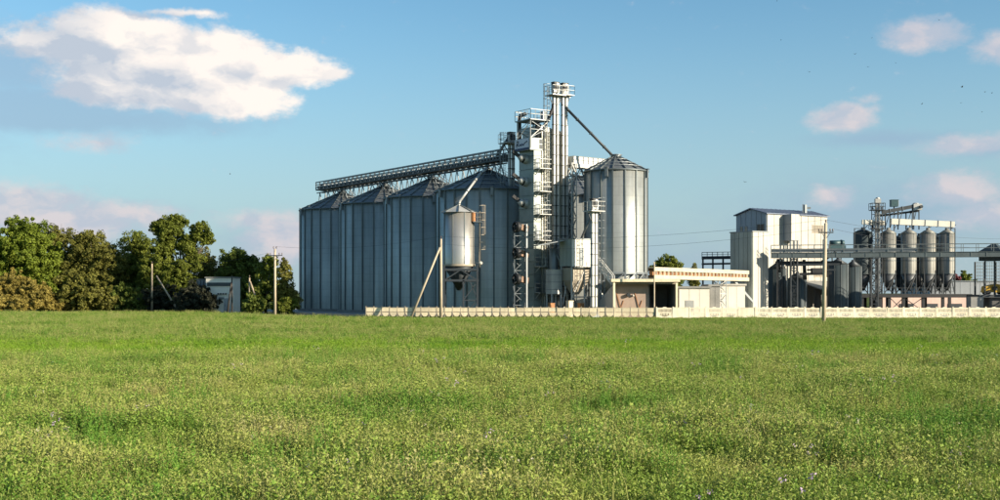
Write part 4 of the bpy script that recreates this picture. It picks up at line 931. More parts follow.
# background beyond the bins
def background():
    x0, x1 = at(880, 0, 205).x, at(967, 0, 205).x; t = thing('background_shed', ((x0+x1)/2, 205, 0), 'long low pinkish building seen under the bin platform', 'building')
    m = MB(); m.box(((x0+x1)/2, 208, 1.2), (x1-x0, 6, 2.4)); m.build('wall', mat('pink_render', (.62, .45, .38), .85, 0, .14, .3, streak=.2), t)
    m = MB(); m.box(((x0+x1)/2, 208, 2.48), (x1-x0+.4, 6.4, .16)); m.build('roof', CONC, t)
    for k in range(3):
        x = x0+(x1-x0)*(k+1.1)/3.6; m = MB(); m.box((x, 204.96, .55), (2.4, .08, .9)); m.build('door', DARK, t)
    x0, x1 = at(930, 0, 218).x, at(1010, 0, 218).x; t = thing('grey_hall', ((x0+x1)/2, 218, 0), 'long plain grey hall with a flat top behind the rightmost bin', 'building')
    m = MB(); m.box(((x0+x1)/2, 226, 2.45), (x1-x0, 16, 4.9)); m.build('wall', mat('grey_cladding', (.26, .28, .30), .6, .1, .1, .3, streak=.1), t)
    for k in range(8):
        a = x0+(x1-x0)*k/8+.03; b = x0+(x1-x0)*(k+1)/8-.03; m = MB(); m.box(((a+b)/2, 217.97, 2.4), (b-a, .06, 4.7)); m.build('wall_panel', MATS['grey_cladding'], t)
    m = MB(); m.box(((x0+x1)/2, 226, 4.98), (x1-x0+.3, 16.3, .16)); m.build('roof', STEEL, t)
    # loading frame at the right edge
    x0 = at(985, 0, 168).x; t = thing('loading_frame', (x0, 168, 0), 'dark steel loading frame with mesh panels at the right edge below the bridge', 'frame')
    x1 = x0+4.4
    for x in (x0, x0+1.35, x0+2.9, x1):
        for y in (168, 171.5):
            m = MB(); m.box((x, y, 4.9), (.2, .2, 4.8)); m.build('post', DARK, t)
    for z in np.linspace(4.4, 7.2, 7):
        m = MB(); m.bar((x0, 171.4, z), (x1, 171.4, z), .07); m.build('rail', STEEL, t)
    m = MB()
    for x in np.linspace(x0, x1, 14): m.bar((x, 171.35, 4.2), (x, 171.35, 7.3), .05)
    m.build('mesh_bars', STEEL, t)
    m = MB(); m.box(((x0+x1)/2, 169.7, 2.45), (x1-x0+2.2, 4.4, .34)); m.build('deck', DARK, t)
    m = MB(); m.box(((x0+x1)/2, 169.9, 1.12), (x1-x0-1.5, 3.4, 2.25)); m.build('dark_wall', mat('dark_concrete', (.10, .10, .10), .9, 0, .2, .6), t)
    t2 = thing('concrete_block', (x0-1.3, 167.4, 0), 'pale grey concrete block wall at the foot of the loading frame', 'wall')
    m = MB(); m.box((x0-1.4, 168.0, 1.12), (1.75, 1.6, 2.25)); m.build('block', CONC, t2); m = MB(); m.box((x0-1.4, 168, 2.28), (1.85, 1.7, .08)); m.build('coping', CONC, t2)
    t = thing('yellow_machine', (x0+1.6, 169.4, 2.62), 'yellow machine body standing on the loading frame deck at the right edge', 'machine')
    m = MB(); m.prism([(x0+.25, 168.8, 2.95), (x0+3.6, 168.8, 2.95), (x0+3.4, 168.8, 3.9), (x0+1.9, 168.8, 4.15), (x0+.4, 168.8, 3.8)], Vector((0, 1.4, 0))); m.build('body', YELLOW, t)
    for x in (x0+.8, x0+2.9):
        m = MB(); m.tube((x, 168.65, 2.95), (x, 170.3, 2.95), .32, .32, 14); m.build('wheel', BLACK, t)
    m = MB(); m.box((x0+1.7, 168.75, 3.5), (.7, .06, .5)); m.build('panel', DARK, t)
    c = BR_A+(BR_B-BR_A)*.76; c = Vector((at(1001, 0, 166).x, 168.2, 8.6))
    t = thing('hopper_cover', (c.x, c.y, 7.35), 'dark pyramid shaped cover above the bridge at the right edge', 'cover')
    m = MB(); m.lathe((c.x, c.y, 7.35), [(2.2, .0), (2.2, 1.35), (.3, 2.45)], 4); m.build('cone', TEALS, t)
background()

# ================================================================== FENCES
def fences():
    a = Vector((at(366, 0, 142.6).x, 142.6, 0)); b = Vector((at(655, 0, 138.6).x, 138.6, 0)); d = (b-a).normalized(); ang = math.atan2(d.y, d.x)
    n = 36; w = (b-a).length/n; t = thing('concrete_fence', a, 'low cream concrete fence with half round lower plates in front of the silos', 'fence')
    up = MB(); up.box((0, 0, .90), (w-.07, .09, .46)); up.box((0, 0, 1.14), (w-.05, .13, .06)); upm = up.mesh('upper_panel', CREAM)
    lo = MB(); pts = [(.42*math.cos(q), -.04, .60-.50*math.sin(q)) for q in np.linspace(0, math.pi, 11)]; lo.prism(pts, Vector((0, .08, 0))); lom = lo.mesh('half_round_panel', CREAM)
    po = MB(); po.box((0, 0, .63), (.09, .12, 1.22)); po.prism([(-.06, -.07, 1.24), (.06, -.07, 1.24), (.03, -.07, 1.31), (-.03, -.07, 1.31)], Vector((0, .14, 0))); pom = po.mesh('post', BEIGE)
    for i in range(n+1):
        p = d*(i*w); child('post', pom, t, p, ang)
        if i < n: q = d*((i+.5)*w); jz = Vector((0, 0, random.gauss(0, .012))); child('upper_panel', upm, t, q+jz, ang).rotation_euler = (random.gauss(0, .02), random.gauss(0, .008), ang); child('half_round_panel', lom, t, q, ang).rotation_euler = (random.gauss(0, .02), 0, ang)
    m = MB(); m.bar(a+Vector((0, .03, .635)), b+Vector((0, .03, .635)), .04, .03); m.build('rail', RUST, t)
    a = Vector((at(656.5, 0, 138.5).x, 138.5, 0)); n = 22; w = 1.9; t = thing('concrete_fence', a, 'whitewashed concrete fence of wide openwork panels along the right half of the field', 'fence')
    pm = MB(); h = w/2-.04; D = Vector((0, .09, 0)); y = -.045
    pm.box((0, 0, .06), (2*h, .11, .12)); pm.box((0, 0, .60), (2*h, .10, .14)); pm.box((0, 0, 1.10), (2*h, .11, .14)); pm.box((-h+.06, 0, .6), (.12, .12, 1.14)); pm.box((h-.06, 0, .6), (.12, .12, 1.14))
    pm.prism([(-.3, y, 1.17), (.3, y, 1.17), (.12, y, 1.27), (-.12, y, 1.27)], D)
    for k in range(11): x = -h+.12+(2*h-.24)*(k+.5)/11; pm.box((x, 0, .86), (.075, .07, .40))
    pts = [(-h+.12, y, .12), (h-.12, y, .12), (h-.12, y, .40)]+[(x, y, .40-.20*(1-(x/(h-.12))**2)) for x in np.linspace(h-.12, -h+.12, 9)[1:-1]]+[(-h+.12, y, .40)]
    pm.prism(pts, D)
    for k in range(9): x = -h+.12+(2*h-.24)*(k+.5)/9; pm.box((x, 0, .42), (.10, .06, .28))
    pm.box((-h+.27, 0, .46), (.3, .08, .2)); pm.box((h-.27, 0, .46), (.3, .08, .2))
    pmm = pm.mesh('openwork_panel', CREAMR)
    so = MB(); so.box((0, 0, .60), (2*h, .09, 1.16)); so.box((0, 0, 1.2), (2*h, .12, .05)); som = so.mesh('solid_panel', CREAMR)
    po = MB(); po.box((0, 0, .62), (.11, .15, 1.26)); po.box((0, 0, 1.27), (.15, .19, .05)); pom = po.mesh('post', CREAMR)
    for i in range(n+1):
        child('post', pom, t, Vector((i*w, 0, 0)))
        if i < n: child('openwork_panel' if i not in (1, 5) else 'solid_panel', pmm if i not in (1, 5) else som, t, Vector(((i+.5)*w, 0, random.gauss(0, .012)))).rotation_euler = (random.gauss(0, .02), random.gauss(0, .005), 0)
    c = at(654.3, 0, 139.0); m = MB(); m.tube((c.x, c.y, 0), (c.x, c.y, 6.4), .09, .07, 10); m.box((c.x, c.y, .1), (.3, .3, .2)); m.box((c.x, c.y, 6.4), (.2, .2, .12)); tag(m.build('thin_mast', POLEC), 'thin pale mast standing where the two fences meet', 'mast')
fences()

# ================================================================== UTILITY POLES
ATT = {}
def pole(key, x, y, h, label, r0=.18, r1=.11, arm=True, lean=0.0, brace=None, arm_w=1.8, m=WOOD, top_pins=1, dark=False):
    t = thing('utility_pole', (x, y, 0), label, 'utility pole', 'utility poles')
    top = Vector((x+lean, y, h)); q = MB(); q.tube((x, y, 0), top, r0, r1, 12); q.build('shaft', m, t, True)
    att = []
    if arm:
        z = h-.85; c = Vector((x+lean*.9, y-.14, z)); q = MB(); q.bar(c-Vector((arm_w/2, 0, 0)), c+Vector((arm_w/2, 0, 0)), .09, .1); q.bar(c-Vector((arm_w*.3, 0, 0)), Vector((x+lean*.9, y-.12, z-.6)), .04); q.bar(c+Vector((arm_w*.3, 0, 0)), Vector((x+lean*.9, y-.12, z-.6)), .04); ao = q.build('crossarm', DARK if not dark else STEEL, t)
        for s in (-1, -.62, .62, 1):
            p = c+Vector((s*arm_w/2*.93, 0, .04)); q = MB(); q.lathe(p, [(.02, 0), (.02, .1), (.075, .1), (.075, .16), (.05, .18), (.07, .24), (.03, .3)], 8); q.build('insulator', PORC, ao, True); att.append(p+Vector((0, 0, .28)))
    for k in range(top_pins):
        p = top+Vector(((k-(top_pins-1)/2)*.35, 0, -.02)); q = MB(); q.lathe(p, [(.025, 0), (.025, .12), (.08, .12), (.08, .2), (.05, .22), (.07, .3), (.03, .36)], 8); q.build('insulator', PORC, t, True); att.append(p+Vector((0, 0, .33)))
    if brace:
        q = MB(); q.tube(brace[0], brace[1], .15, .11, 10); q.build('brace', m, t, True)
    ATT[key] = att; return t
p824 = at(823.5, 0, 109); pole('a', p824.x, 109, 9.25, 'nearest tall utility pole, standing alone in the field before the right fence', .20, .15, lean=.2, m=POLEC, arm_w=1.35)
p441 = at(441, 0, 140); b441 = at(411, 0, 139.5)
pole('b', p441.x, 140, 9.2, 'utility pole with a long slanted brace in front of the third silo', .19, .13, arm=False, brace=((b441.x, 139.4, 0), (p441.x-.1, 139.85, 8.2)), m=POLEC, top_pins=1)
p275 = at(275, 0, 156); pole('c', p275.x, 156, 8.6, 'slender utility pole with a crossarm just left of the farthest silo', .18, .13, m=POLEC, arm_w=2.0, top_pins=2)
p151 = at(152, 0, 178); b151 = at(179, 0, 177); pole('d', p151.x, 178, 7.2, 'weathered pole with a leaning brace in front of the tall tree', .15, .11, arm=False, brace=((b151.x, 177, 0), (p151.x+.7, 177.9, 5.4)))
p232 = at(232, 0, 169); b232 = at(227.5, 0, 168.6); pole('e', p232.x, 169, 5.0, 'short shaded pole with a close brace in front of the small white transformer house', .13, .1, arm=False, brace=((b232.x, 168.6, 0), (p232.x-.05, 168.85, 4.4)), m=mat('shade_dark_wood', (.05, .045, .04), .9, 0, .2, 2))  # wood colour darkened to paint in the shade on this pole
p249 = at(249.5, 0, 160); b249 = at(262, 0, 159.5); pole('f', p249.x, 160, 4.9, 'short sunlit pole with a slanting brace right of the small transformer house', .13, .1, arm=False, brace=((b249.x, 159.5, 0), (p249.x+.1, 159.9, 4.4)))
def wire(a, b, label, sag=.9, r=.010):
    pts = [a+(b-a)*k/16-Vector((0, 0, sag*4*(k/16)*(1-k/16))) for k in range(17)]
    m = MB(); m.path(pts, r, 4); tag(m.build('power_line', WIRE), label, 'wire', 'overhead wires')
off = Vector((60, 140, 8.8))
wire(ATT['b'][-1], ATT['a'][-1], 'upper overhead wire between the braced pole and the tall pole in the field', .9)
wire(ATT['b'][-1]-Vector((0, 0, .9)), ATT['a'][0], 'lower overhead wire between the braced pole and the tall pole in the field', 1.1)
wire(ATT['a'][-1], off+Vector((0, 0, .4)), 'upper overhead wire leaving the tall field pole to the right', .5)
wire(ATT['a'][3], off-Vector((0, 0, .6)), 'lower overhead wire leaving the tall field pole to the right', .6)
wire(ATT['c'][-1], ATT['b'][-1], 'overhead wire between the slender left pole and the braced pole', .7)
wire(ATT['d'][-1], ATT['c'][0], 'overhead wire between the weathered pole by the trees and the slender pole', .8)

# ================================================================== TRANSFORMER HOUSE
def transformer():
    Y = 171.5; x0, x1 = at(206, 0, Y).x, at(233.5, 0, Y).x; z = 5.0; t = thing('transformer_house', ((x0+x1)/2, Y, 0), 'small white rendered transformer house among the trees', 'building')
    W = mat('pale_render', (.88, .82, .70), .85, 0, .08, .4, streak=.15)
    m = MB(); m.box(((x0+x1)/2, Y+2.2, z/2), (x1-x0, 4.4, z)); m.build('wall', W, t)
    m = MB(); m.box(((x0+x1)/2, Y+2.2, z+.08), (x1-x0+.3, 4.7, .16)); m.build('roof', CONC, t)
    m = MB(); m.box(((x0+x1)/2-.1, Y-.06, 4.1), (3.4, .1, .5)); l = m.build('louver', DARK, t)
    for k in range(3): m = MB(); m.box(((x0+x1)/2-.1, Y-.14, 3.95+.15*k), (3.4, .1, .05)); m.build('slat', STEEL, l)
    for k in range(4): m = MB(); p = Vector((x0+1.8+.36*k, Y-.02, 2.75)); m.tube(p, p-Vector((0, .3, 0)), .1, .13, 8); m.build('insulator', DARK, t)
    m = MB(); m.box((x0+2.2, Y-.04, 2.1), (.8, .06, .3)); m.build('plate', STEEL, t)
    m = MB(); m.box((x1-.9, Y-.03, 1.05), (.9, .06, 2.1)); d = m.build('door', mat('grey_door', (.40, .41, .42), .6, .1, .1, 1), t); m = MB(); m.box((x1-1.2, Y-.09, 1.05), (.07, .06, .16)); m.build('handle', DARK, d)
    x2 = at(196, 0, 173).x; t = thing('metal_shelter', (x2+1, 173, 0), 'grey sheet metal shelter attached left of the transformer house, half hidden by a bush', 'shelter')
    m = MB(); m.box(((x2+x0)/2-.05, 175, 2.4), (x0-x2-.15, 3.6, 4.8)); m.build('wall', STEEL, t); m = MB(); m.box(((x2+x0)/2-.05, 175, 4.86), (x0-x2-.1, 3.9, .12)); m.build('roof', DARK, t)
    for k in range(4): m = MB(); m.box((x2+.15+(x0-x2)*k/4, 173.14, 2.4), (.08, .1, 4.6)); m.build('rib', DARK, t)
transformer()

# ================================================================== TREES
def leaf_mat(name, c, c2, yellow=0.0):
    return mat(name, c, .65, 0, .25, .5, col2=c2, island=.35, spec=.25, transl=.42)
L_BRIGHT = leaf_mat('leaf_bright', (.195, .245, .028), (.125, .175, .020))
L_MID = leaf_mat('leaf_mid', (.170, .200, .029), (.110, .140, .021))
L_OLIVE = leaf_mat('leaf_olive', (.200, .195, .040), (.125, .128, .027))
L_DARK = leaf_mat('leaf_dark', (.155, .195, .036), (.100, .135, .026))
L_OCHRE = leaf_mat('leaf_ochre', (.330, .265, .062), (.215, .180, .044))
L_PURPLE = leaf_mat('leaf_dull_grey', (.062, .066, .040), (.040, .045, .028))
def leaves_mesh(name, centers, radii, per, size, m, rng, flat=.8, updown=0.0):
    n = len(centers); cs = np.repeat(np.asarray(centers), per, axis=0); rs = np.repeat(np.asarray(radii), per)[:, None]
    d = rng.normal(size=(n*per, 3)); d /= np.linalg.norm(d, axis=1)[:, None]
    p = cs+d*rs*(rng.random((n*per, 1))**.45)*np.array([1, 1, flat])
    nrm = d+rng.normal(size=d.shape)*.7+np.array([0, 0, .35]); nrm /= np.linalg.norm(nrm, axis=1)[:, None]
    t = np.cross(nrm, rng.normal(size=d.shape)); t /= np.linalg.norm(t, axis=1)[:, None]
    if updown: t[:, 2] -= updown; t /= np.linalg.norm(t, axis=1)[:, None]
    b = np.cross(nrm, t); s = size*(.45+1.0*rng.random((n*per, 1)))
    v = np.stack([p-t*s*.6, p+b*s*.34, p+t*s*.6, p-b*s*.34], axis=1).reshape(-1, 3); k = n*per
    me = bpy.data.meshes.new(name); me.vertices.add(4*k); me.vertices.foreach_set('co', v.astype(np.float32).ravel())
    me.loops.add(4*k); me.loops.foreach_set('vertex_index', np.arange(4*k, dtype=np.int32)); me.polygons.add(k)
    me.polygons.foreach_set('loop_start', np.arange(0, 4*k, 4, dtype=np.int32)); me.polygons.foreach_set('loop_total', np.full(k, 4, dtype=np.int32))
    me.materials.append(m); me.update(calc_edges=True); return me
def tree(name, px, Y, lobes, label, m, trunk_r=.25, fork=None, leaf=.25, per=78, dens=1.0, clump=.62, seed=0, cat='tree', group='trees beside the plant', stems=1, updown=0.0, trunk_px=None):
    """lobes: (px, py, half width px, half height px) measured at distance Y; depth follows the width"""
    rng = np.random.default_rng(100+seed); base = at(trunk_px or px, 0, Y); sc = Y/1200
    t = thing(name, (base.x, Y, 0), label, cat, group)
    cen = []; rad = []; L = []
    for lx, ly, hw, hh in lobes:
        c = at(lx, ly, Y); hx, hz = hw*sc, hh*sc; hy = hx*.8; dy = rng.normal()*hx*.25; L.append((Vector((c.x, Y+dy, c.z)), hx, hz))
        n = int(max(10, 9.0*dens*(hx*hz+hx*hy+hy*hz)/ (clump*clump)/3.2))
        d = rng.normal(size=(n, 3)); d /= np.linalg.norm(d, axis=1)[:, None]
        r = (.30+.70*rng.random((n, 1))**.55)*(1+.25*rng.normal(size=(n, 1)))
        q = d*r*np.array([hx, hy, hz])+np.array([c.x, Y+dy, c.z]); q = q[q[:, 2] > .25]
        cen.append(q); rad.append(clump*(.4+1.0*rng.random(len(q))))
    cen = np.vstack(cen); rad = np.concatenate(rad); b = np.array([base.x, Y, 0])
    o = bpy.data.objects.new('crown', leaves_mesh('crown', cen-b, rad, per, leaf, m, rng, updown=updown)); COL.objects.link(o); o.parent = t; OFF[o] = OFF[t]
    tr = MB(); top = max(L, key=lambda e: e[0].z)[0]
    for s in range(stems):
        off = Vector((rng.normal()*.35*(stems > 1), rng.normal()*.25*(stems > 1), 0)); p = Vector((base.x, Y, -.05))+off; r = trunk_r; kink = [p]
        tgt = top if stems == 1 else L[s % len(L)][0]
        hgt = tgt.z*.62
        for k in range(1, 5):
            f = k/4; q = p+Vector(((tgt.x-p.x)*f*f*.8+rng.normal()*.12, (tgt.y-p.y)*f*.6+rng.normal()*.12, hgt*f)); kink.append(q)
        for k in range(4): tr.tube(kink[k], kink[k+1], r*(1-.17*k), r*(1-.17*(k+1)), 8, False)
    tk = tr.build('trunk', BARK, t, True)
    lb = MB()
    for c, hx, hz in L:
        s0 = kink[2] if c.z > kink[2].z else kink[1]; mid = s0+(c-s0)*.55+Vector((0, 0, .4)); lb.tube(s0, mid, trunk_r*.5, trunk_r*.33, 6, False); lb.tube(mid, c, trunk_r*.33, trunk_r*.12, 6, False)
        for k in range(4):
            e = c+Vector((rng.normal()*hx*.5, rng.normal()*hx*.4, abs(rng.normal())*hz*.5)); lb.tube(mid, e, trunk_r*.2, trunk_r*.06, 5, False)
    lb.build('limb', BARK, tk, True)
    return t
T = tree
T('broadleaf_tree', 26, 186, [(26, 255, 31, 30), (8, 262, 24, 28), (42, 272, 20, 28), (25, 236, 19, 15), (22, 290, 30, 20)], 'rounded bright green tree at the far left', L_BRIGHT, .32, seed=1, leaf=.32)
T('broadleaf_tree', 62, 193, [(62, 255, 22, 26), (54, 236, 12, 11), (70, 280, 24, 28), (50, 290, 20, 20)], 'thin topped olive brown tree right of the rounded bright tree', L_OLIVE, .28, seed=2, dens=.85)
T('broadleaf_tree', 90, 188, [(88, 258, 26, 24), (84, 240, 12, 10), (104, 264, 20, 22), (76, 285, 24, 24), (106, 288, 22, 22)], 'drooping olive green tree between the rounded tree and the tall tree', L_OLIVE, .28, seed=3, updown=.6)
T('broadleaf_tree', 128, 192, [(137, 250, 17, 18), (128, 268, 18, 24), (146, 275, 20, 22), (120, 290, 20, 20)], 'dark green tree left of the tallest tree', L_MID, .26, seed=4)
T('broadleaf_tree', 176, 184, [(169, 232, 15, 14), (158, 226, 8, 7), (176, 222, 10, 9), (201, 232, 10, 12), (207, 239, 6, 6), (164, 252, 13, 12), (184, 243, 10, 10), (192, 250, 8, 10), (158, 270, 16, 14), (180, 270, 14, 12), (196, 262, 8, 9), (168, 288, 24, 14), (190, 290, 12, 12)], 'tallest tree with an open two lobed crown above the braced pole', L_MID, .34, seed=5, dens=.95, clump=.5, trunk_px=184)
T('broadleaf_tree', 203, 194, [(203, 270, 14, 22), (214, 280, 16, 22), (198, 292, 14, 18)], 'small olive tree behind the metal shelter', L_OLIVE, .2, seed=6)
T('broadleaf_tree', 240, 186, [(240, 266, 20, 17), (230, 272, 15, 15), (252, 276, 15, 18), (240, 292, 24, 18)], 'round dark green tree behind the transformer house', L_DARK, .3, seed=7, leaf=.30)
T('broadleaf_tree', 266, 161, [(267, 274, 11, 18), (265, 294, 14, 16), (271, 262, 6, 7)], 'bushy green tree behind the slender pole', L_MID, .22, seed=8)
T('birch_tree', 288, 159.5, [(284, 270, 6, 14), (286, 288, 8, 18), (279, 297, 10, 12), (292, 298, 6, 10)], 'narrow feathery pale green tree against the farthest silo', L_OLIVE, .16, seed=9, dens=.8, clump=.5, updown=.5)
T('bush', 18, 178, [(12, 290, 20, 15), (34, 297, 16, 13), (-2, 298, 16, 14), (22, 304, 26, 8)], 'ochre yellow bush at the lower left in front of the rounded tree', L_OCHRE, .08, seed=10, clump=.42, leaf=.28, cat='bush', group='bushes at the field edge', stems=3)
T('bush', 45, 177.5, [(46, 299, 9, 11), (55, 305, 12, 6)], 'smaller ochre bush right of the large ochre one', L_OCHRE, .05, seed=11, clump=.36, leaf=.26, cat='bush', group='bushes at the field edge', stems=2)
T('bush', 84, 180, [(84, 292, 22, 18), (70, 302, 14, 10), (100, 300, 16, 12)], 'willowy grey-green bush below the drooping tree', L_OLIVE, .09, seed=12, clump=.45, leaf=.3, cat='bush', group='bushes at the field edge', stems=3, updown=.7)
T('bush', 124, 181, [(124, 299, 20, 13), (140, 303, 14, 9), (108, 304, 12, 8)], 'low dark green bush left of the weathered braced pole', L_DARK, .08, seed=13, clump=.45, leaf=.3, cat='bush', group='bushes at the field edge', stems=3)
T('bush', 168, 180.5, [(162, 299, 16, 13), (178, 303, 14, 9)], 'dull dark bush behind the leaning brace', L_PURPLE, .08, seed=14, clump=.42, leaf=.28, cat='bush', group='bushes at the field edge', stems=3)
T('bush', 198, 170.5, [(196, 298, 18, 14), (208, 303, 10, 9), (186, 304, 12, 8)], 'dull grey-green bush in front of the metal shelter', L_PURPLE, .08, seed=15, clump=.42, leaf=.28, cat='bush', group='bushes at the field edge', stems=3)
T('bush', 250, 158, [(256, 305, 11, 8), (249, 308, 7, 6)], 'low dark bush right of the transformer house', L_DARK, .06, seed=16, clump=.4, leaf=.28, cat='bush', group='bushes at the field edge', stems=2)
T('bush', 286, 157.5, [(286, 305, 9, 7), (277, 308, 7, 5)], 'small green bush at the foot of the farthest silo', L_MID, .05, seed=17, clump=.4, leaf=.28, cat='bush', group='bushes at the field edge', stems=2)
T('broadleaf_tree', 666, 215, [(667, 268, 13, 12), (660, 276, 10, 12), (674, 276, 12, 12), (668, 288, 14, 14)], 'green tree rising behind the cream conveyor gallery', L_MID, .22, seed=18, leaf=.32)
T('conifer_tree', 694, 240, [(694, 270, 3, 7), (694, 279, 5, 8), (695, 290, 6, 10)], 'small pointed tree behind the middle of the cream gallery', L_OLIVE, .15, seed=19, clump=.5)
T('broadleaf_tree', 965, 260, [(965, 277, 5, 6), (967, 286, 6, 8)], 'small green tree behind the grey hall', L_MID, .16, seed=20, clump=.5)
T('broadleaf_tree', 974, 262, [(973, 282, 3, 4), (976, 288, 5, 7)], 'tiny distant tree right of the small green tree', L_MID, .14, seed=21, clump=.5)
T('broadleaf_tree', 957, 244, [(957, 279, 4, 3.5), (957, 287, 5, 6)], 'small round red leaved tree behind the grey hall', REDL, .14, seed=22, clump=.45)

# ================================================================== BIRDS
def birds():
    m = MB(); m.lathe((0, 0, 0), [(.005, -.09), (.03, -.05), (.035, 0), (.02, .05), (.004, .07)], 6)
    body = MB(); body.v = [(x, z, y) for x, y, z in m.v]; body.f = m.f; bm = body.mesh('body', FEATH, True)
    w = MB(); w.add([(.02, .04, 0), (.10, .05, .06), (.22, -.02, .04), (.10, -.03, .055), (.02, -.04, 0)], [(0, 1, 3, 4), (1, 2, 3)]); w.add([(x, y, z-.008) for x, y, z in w.v[:5]], [(4, 3, 1, 0), (3, 2, 1)]); wm = w.mesh('wing', FEATH)
    w2 = MB(); w2.v = [(-x, y, z) for x, y, z in w.v]; w2.f = [tuple(reversed(f)) for f in w.f]; wm2 = w2.mesh('wing', FEATH)
    for i, (px, py) in enumerate([(855, 54), (781, 40), (872, 38), (939, 20), (962, 87), (961, 103), (982, 112), (809, 72), (745, 182), (896, 63), (868, 67), (922, 104), (992, 93), (985, 92), (230, 174), (777, 1)]):
        p = at(px, py, 110+random.random()*60); t = thing('bird', p, 'tiny dark bird flying in the open sky', 'bird', 'birds in the sky')
        t.rotation_euler = (random.uniform(-.3, .3), random.uniform(-.5, .5), random.uniform(0, 6.28)); s = 1.3 if i in (0, 4) else .85; t.scale = (s, s, s)
        child('body', bm, t); child('wing', wm, t); child('wing', wm2, t)
birds()

# ================================================================== FIELD VEGETATION
def plant_mat(name, ramp, rough=.6, transl=.25, zone=True):
    """leaf colour by individual and by broad patches of the field (sown strip, drier patches)"""
    m = bpy.data.materials.new(name); m.use_nodes = True; nt = m.node_tree; N = nt.nodes; L = nt.links; b = N['Principled BSDF']
    b.inputs['Roughness'].default_value = rough; b.inputs['Specular IOR Level'].default_value = .2
    oi = N.new('ShaderNodeObjectInfo'); g = N.new('ShaderNodeNewGeometry')
    n1 = N.new('ShaderNodeTexNoise'); n1.inputs['Scale'].default_value = .30; n1.inputs['Detail'].default_value = 4; n1.inputs['Roughness'].default_value = .65; L.new(g.outputs['Position'], n1.inputs['Vector'])
    mp = N.new('ShaderNodeMapping'); mp.inputs[3].default_value = (.6, 1.0, 1.0); L.new(g.outputs['Position'], mp.inputs[0]); L.new(mp.outputs[0], n1.inputs['Vector'])
    def mth(op, a, b_):
        n = N.new('ShaderNodeMath'); n.operation = op
        for i, v in enumerate((a, b_)):
            if isinstance(v, bpy.types.NodeSocket): L.new(v, n.inputs[i])
            else: n.inputs[i].default_value = v
        return n.outputs[0]
    f = mth('ADD', mth('MULTIPLY', n1.outputs[0], 2.3), mth('MULTIPLY', oi.outputs['Random'], .30)); f = mth('ADD', f, mth('MULTIPLY', g.outputs['Random Per Island'], .12)); f = mth('SUBTRACT', f, .88)
    r = N.new('ShaderNodeValToRGB'); L.new(f, r.inputs[0]); cr = r.color_ramp
    while len(cr.elements) < len(ramp): cr.elements.new(.5)
    for e, (p, c) in zip(cr.elements, ramp): e.position = p; e.color = (*c, 1)
    L.new(r.outputs[0], b.inputs['Base Color'])
    t = N.new('ShaderNodeBsdfTranslucent'); L.new(r.outputs[0], t.inputs[0]); ms = N.new('ShaderNodeMixShader'); ms.inputs[0].default_value = transl
    L.new(b.outputs[0], ms.inputs[1]); L.new(t.outputs[0], ms.inputs[2]); L.new(ms.outputs[0], N['Material Output'].inputs[0])
    return m
WEED = plant_mat('weed_leaf', [(.0, (.085, .180, .022)), (.33, (.180, .275, .042)), (.66, (.300, .345, .080)), (1.0, (.395, .365, .130))])
SOWN = plant_mat('sown_leaf', [(.0, (.125, .260, .018)), (.5, (.205, .330, .028)), (1.0, (.275, .370, .046))])
FARG = plant_mat('meadow_leaf', [(.0, (.095, .210, .024)), (.4, (.165, .278, .036)), (.75, (.225, .310, .055)), (1.0, (.285, .310, .085))])
STRAW = plant_mat('dry_seed_head', [(.0, (.23, .27, .065)), (.6, (.30, .31, .095)), (1.0, (.38, .34, .16))])
LILAC = plant_mat('lilac_flower', [(.0, (.40, .28, .42)), (1.0, (.52, .42, .50))])
CREAMF = plant_mat('cream_flower', [(.0, (.42, .40, .26)), (1.0, (.50, .46, .36))])
LUSH = plant_mat('lush_weed_leaf', [(.0, (.080, .200, .022)), (.5, (.130, .260, .034)), (1.0, (.200, .310, .055))])
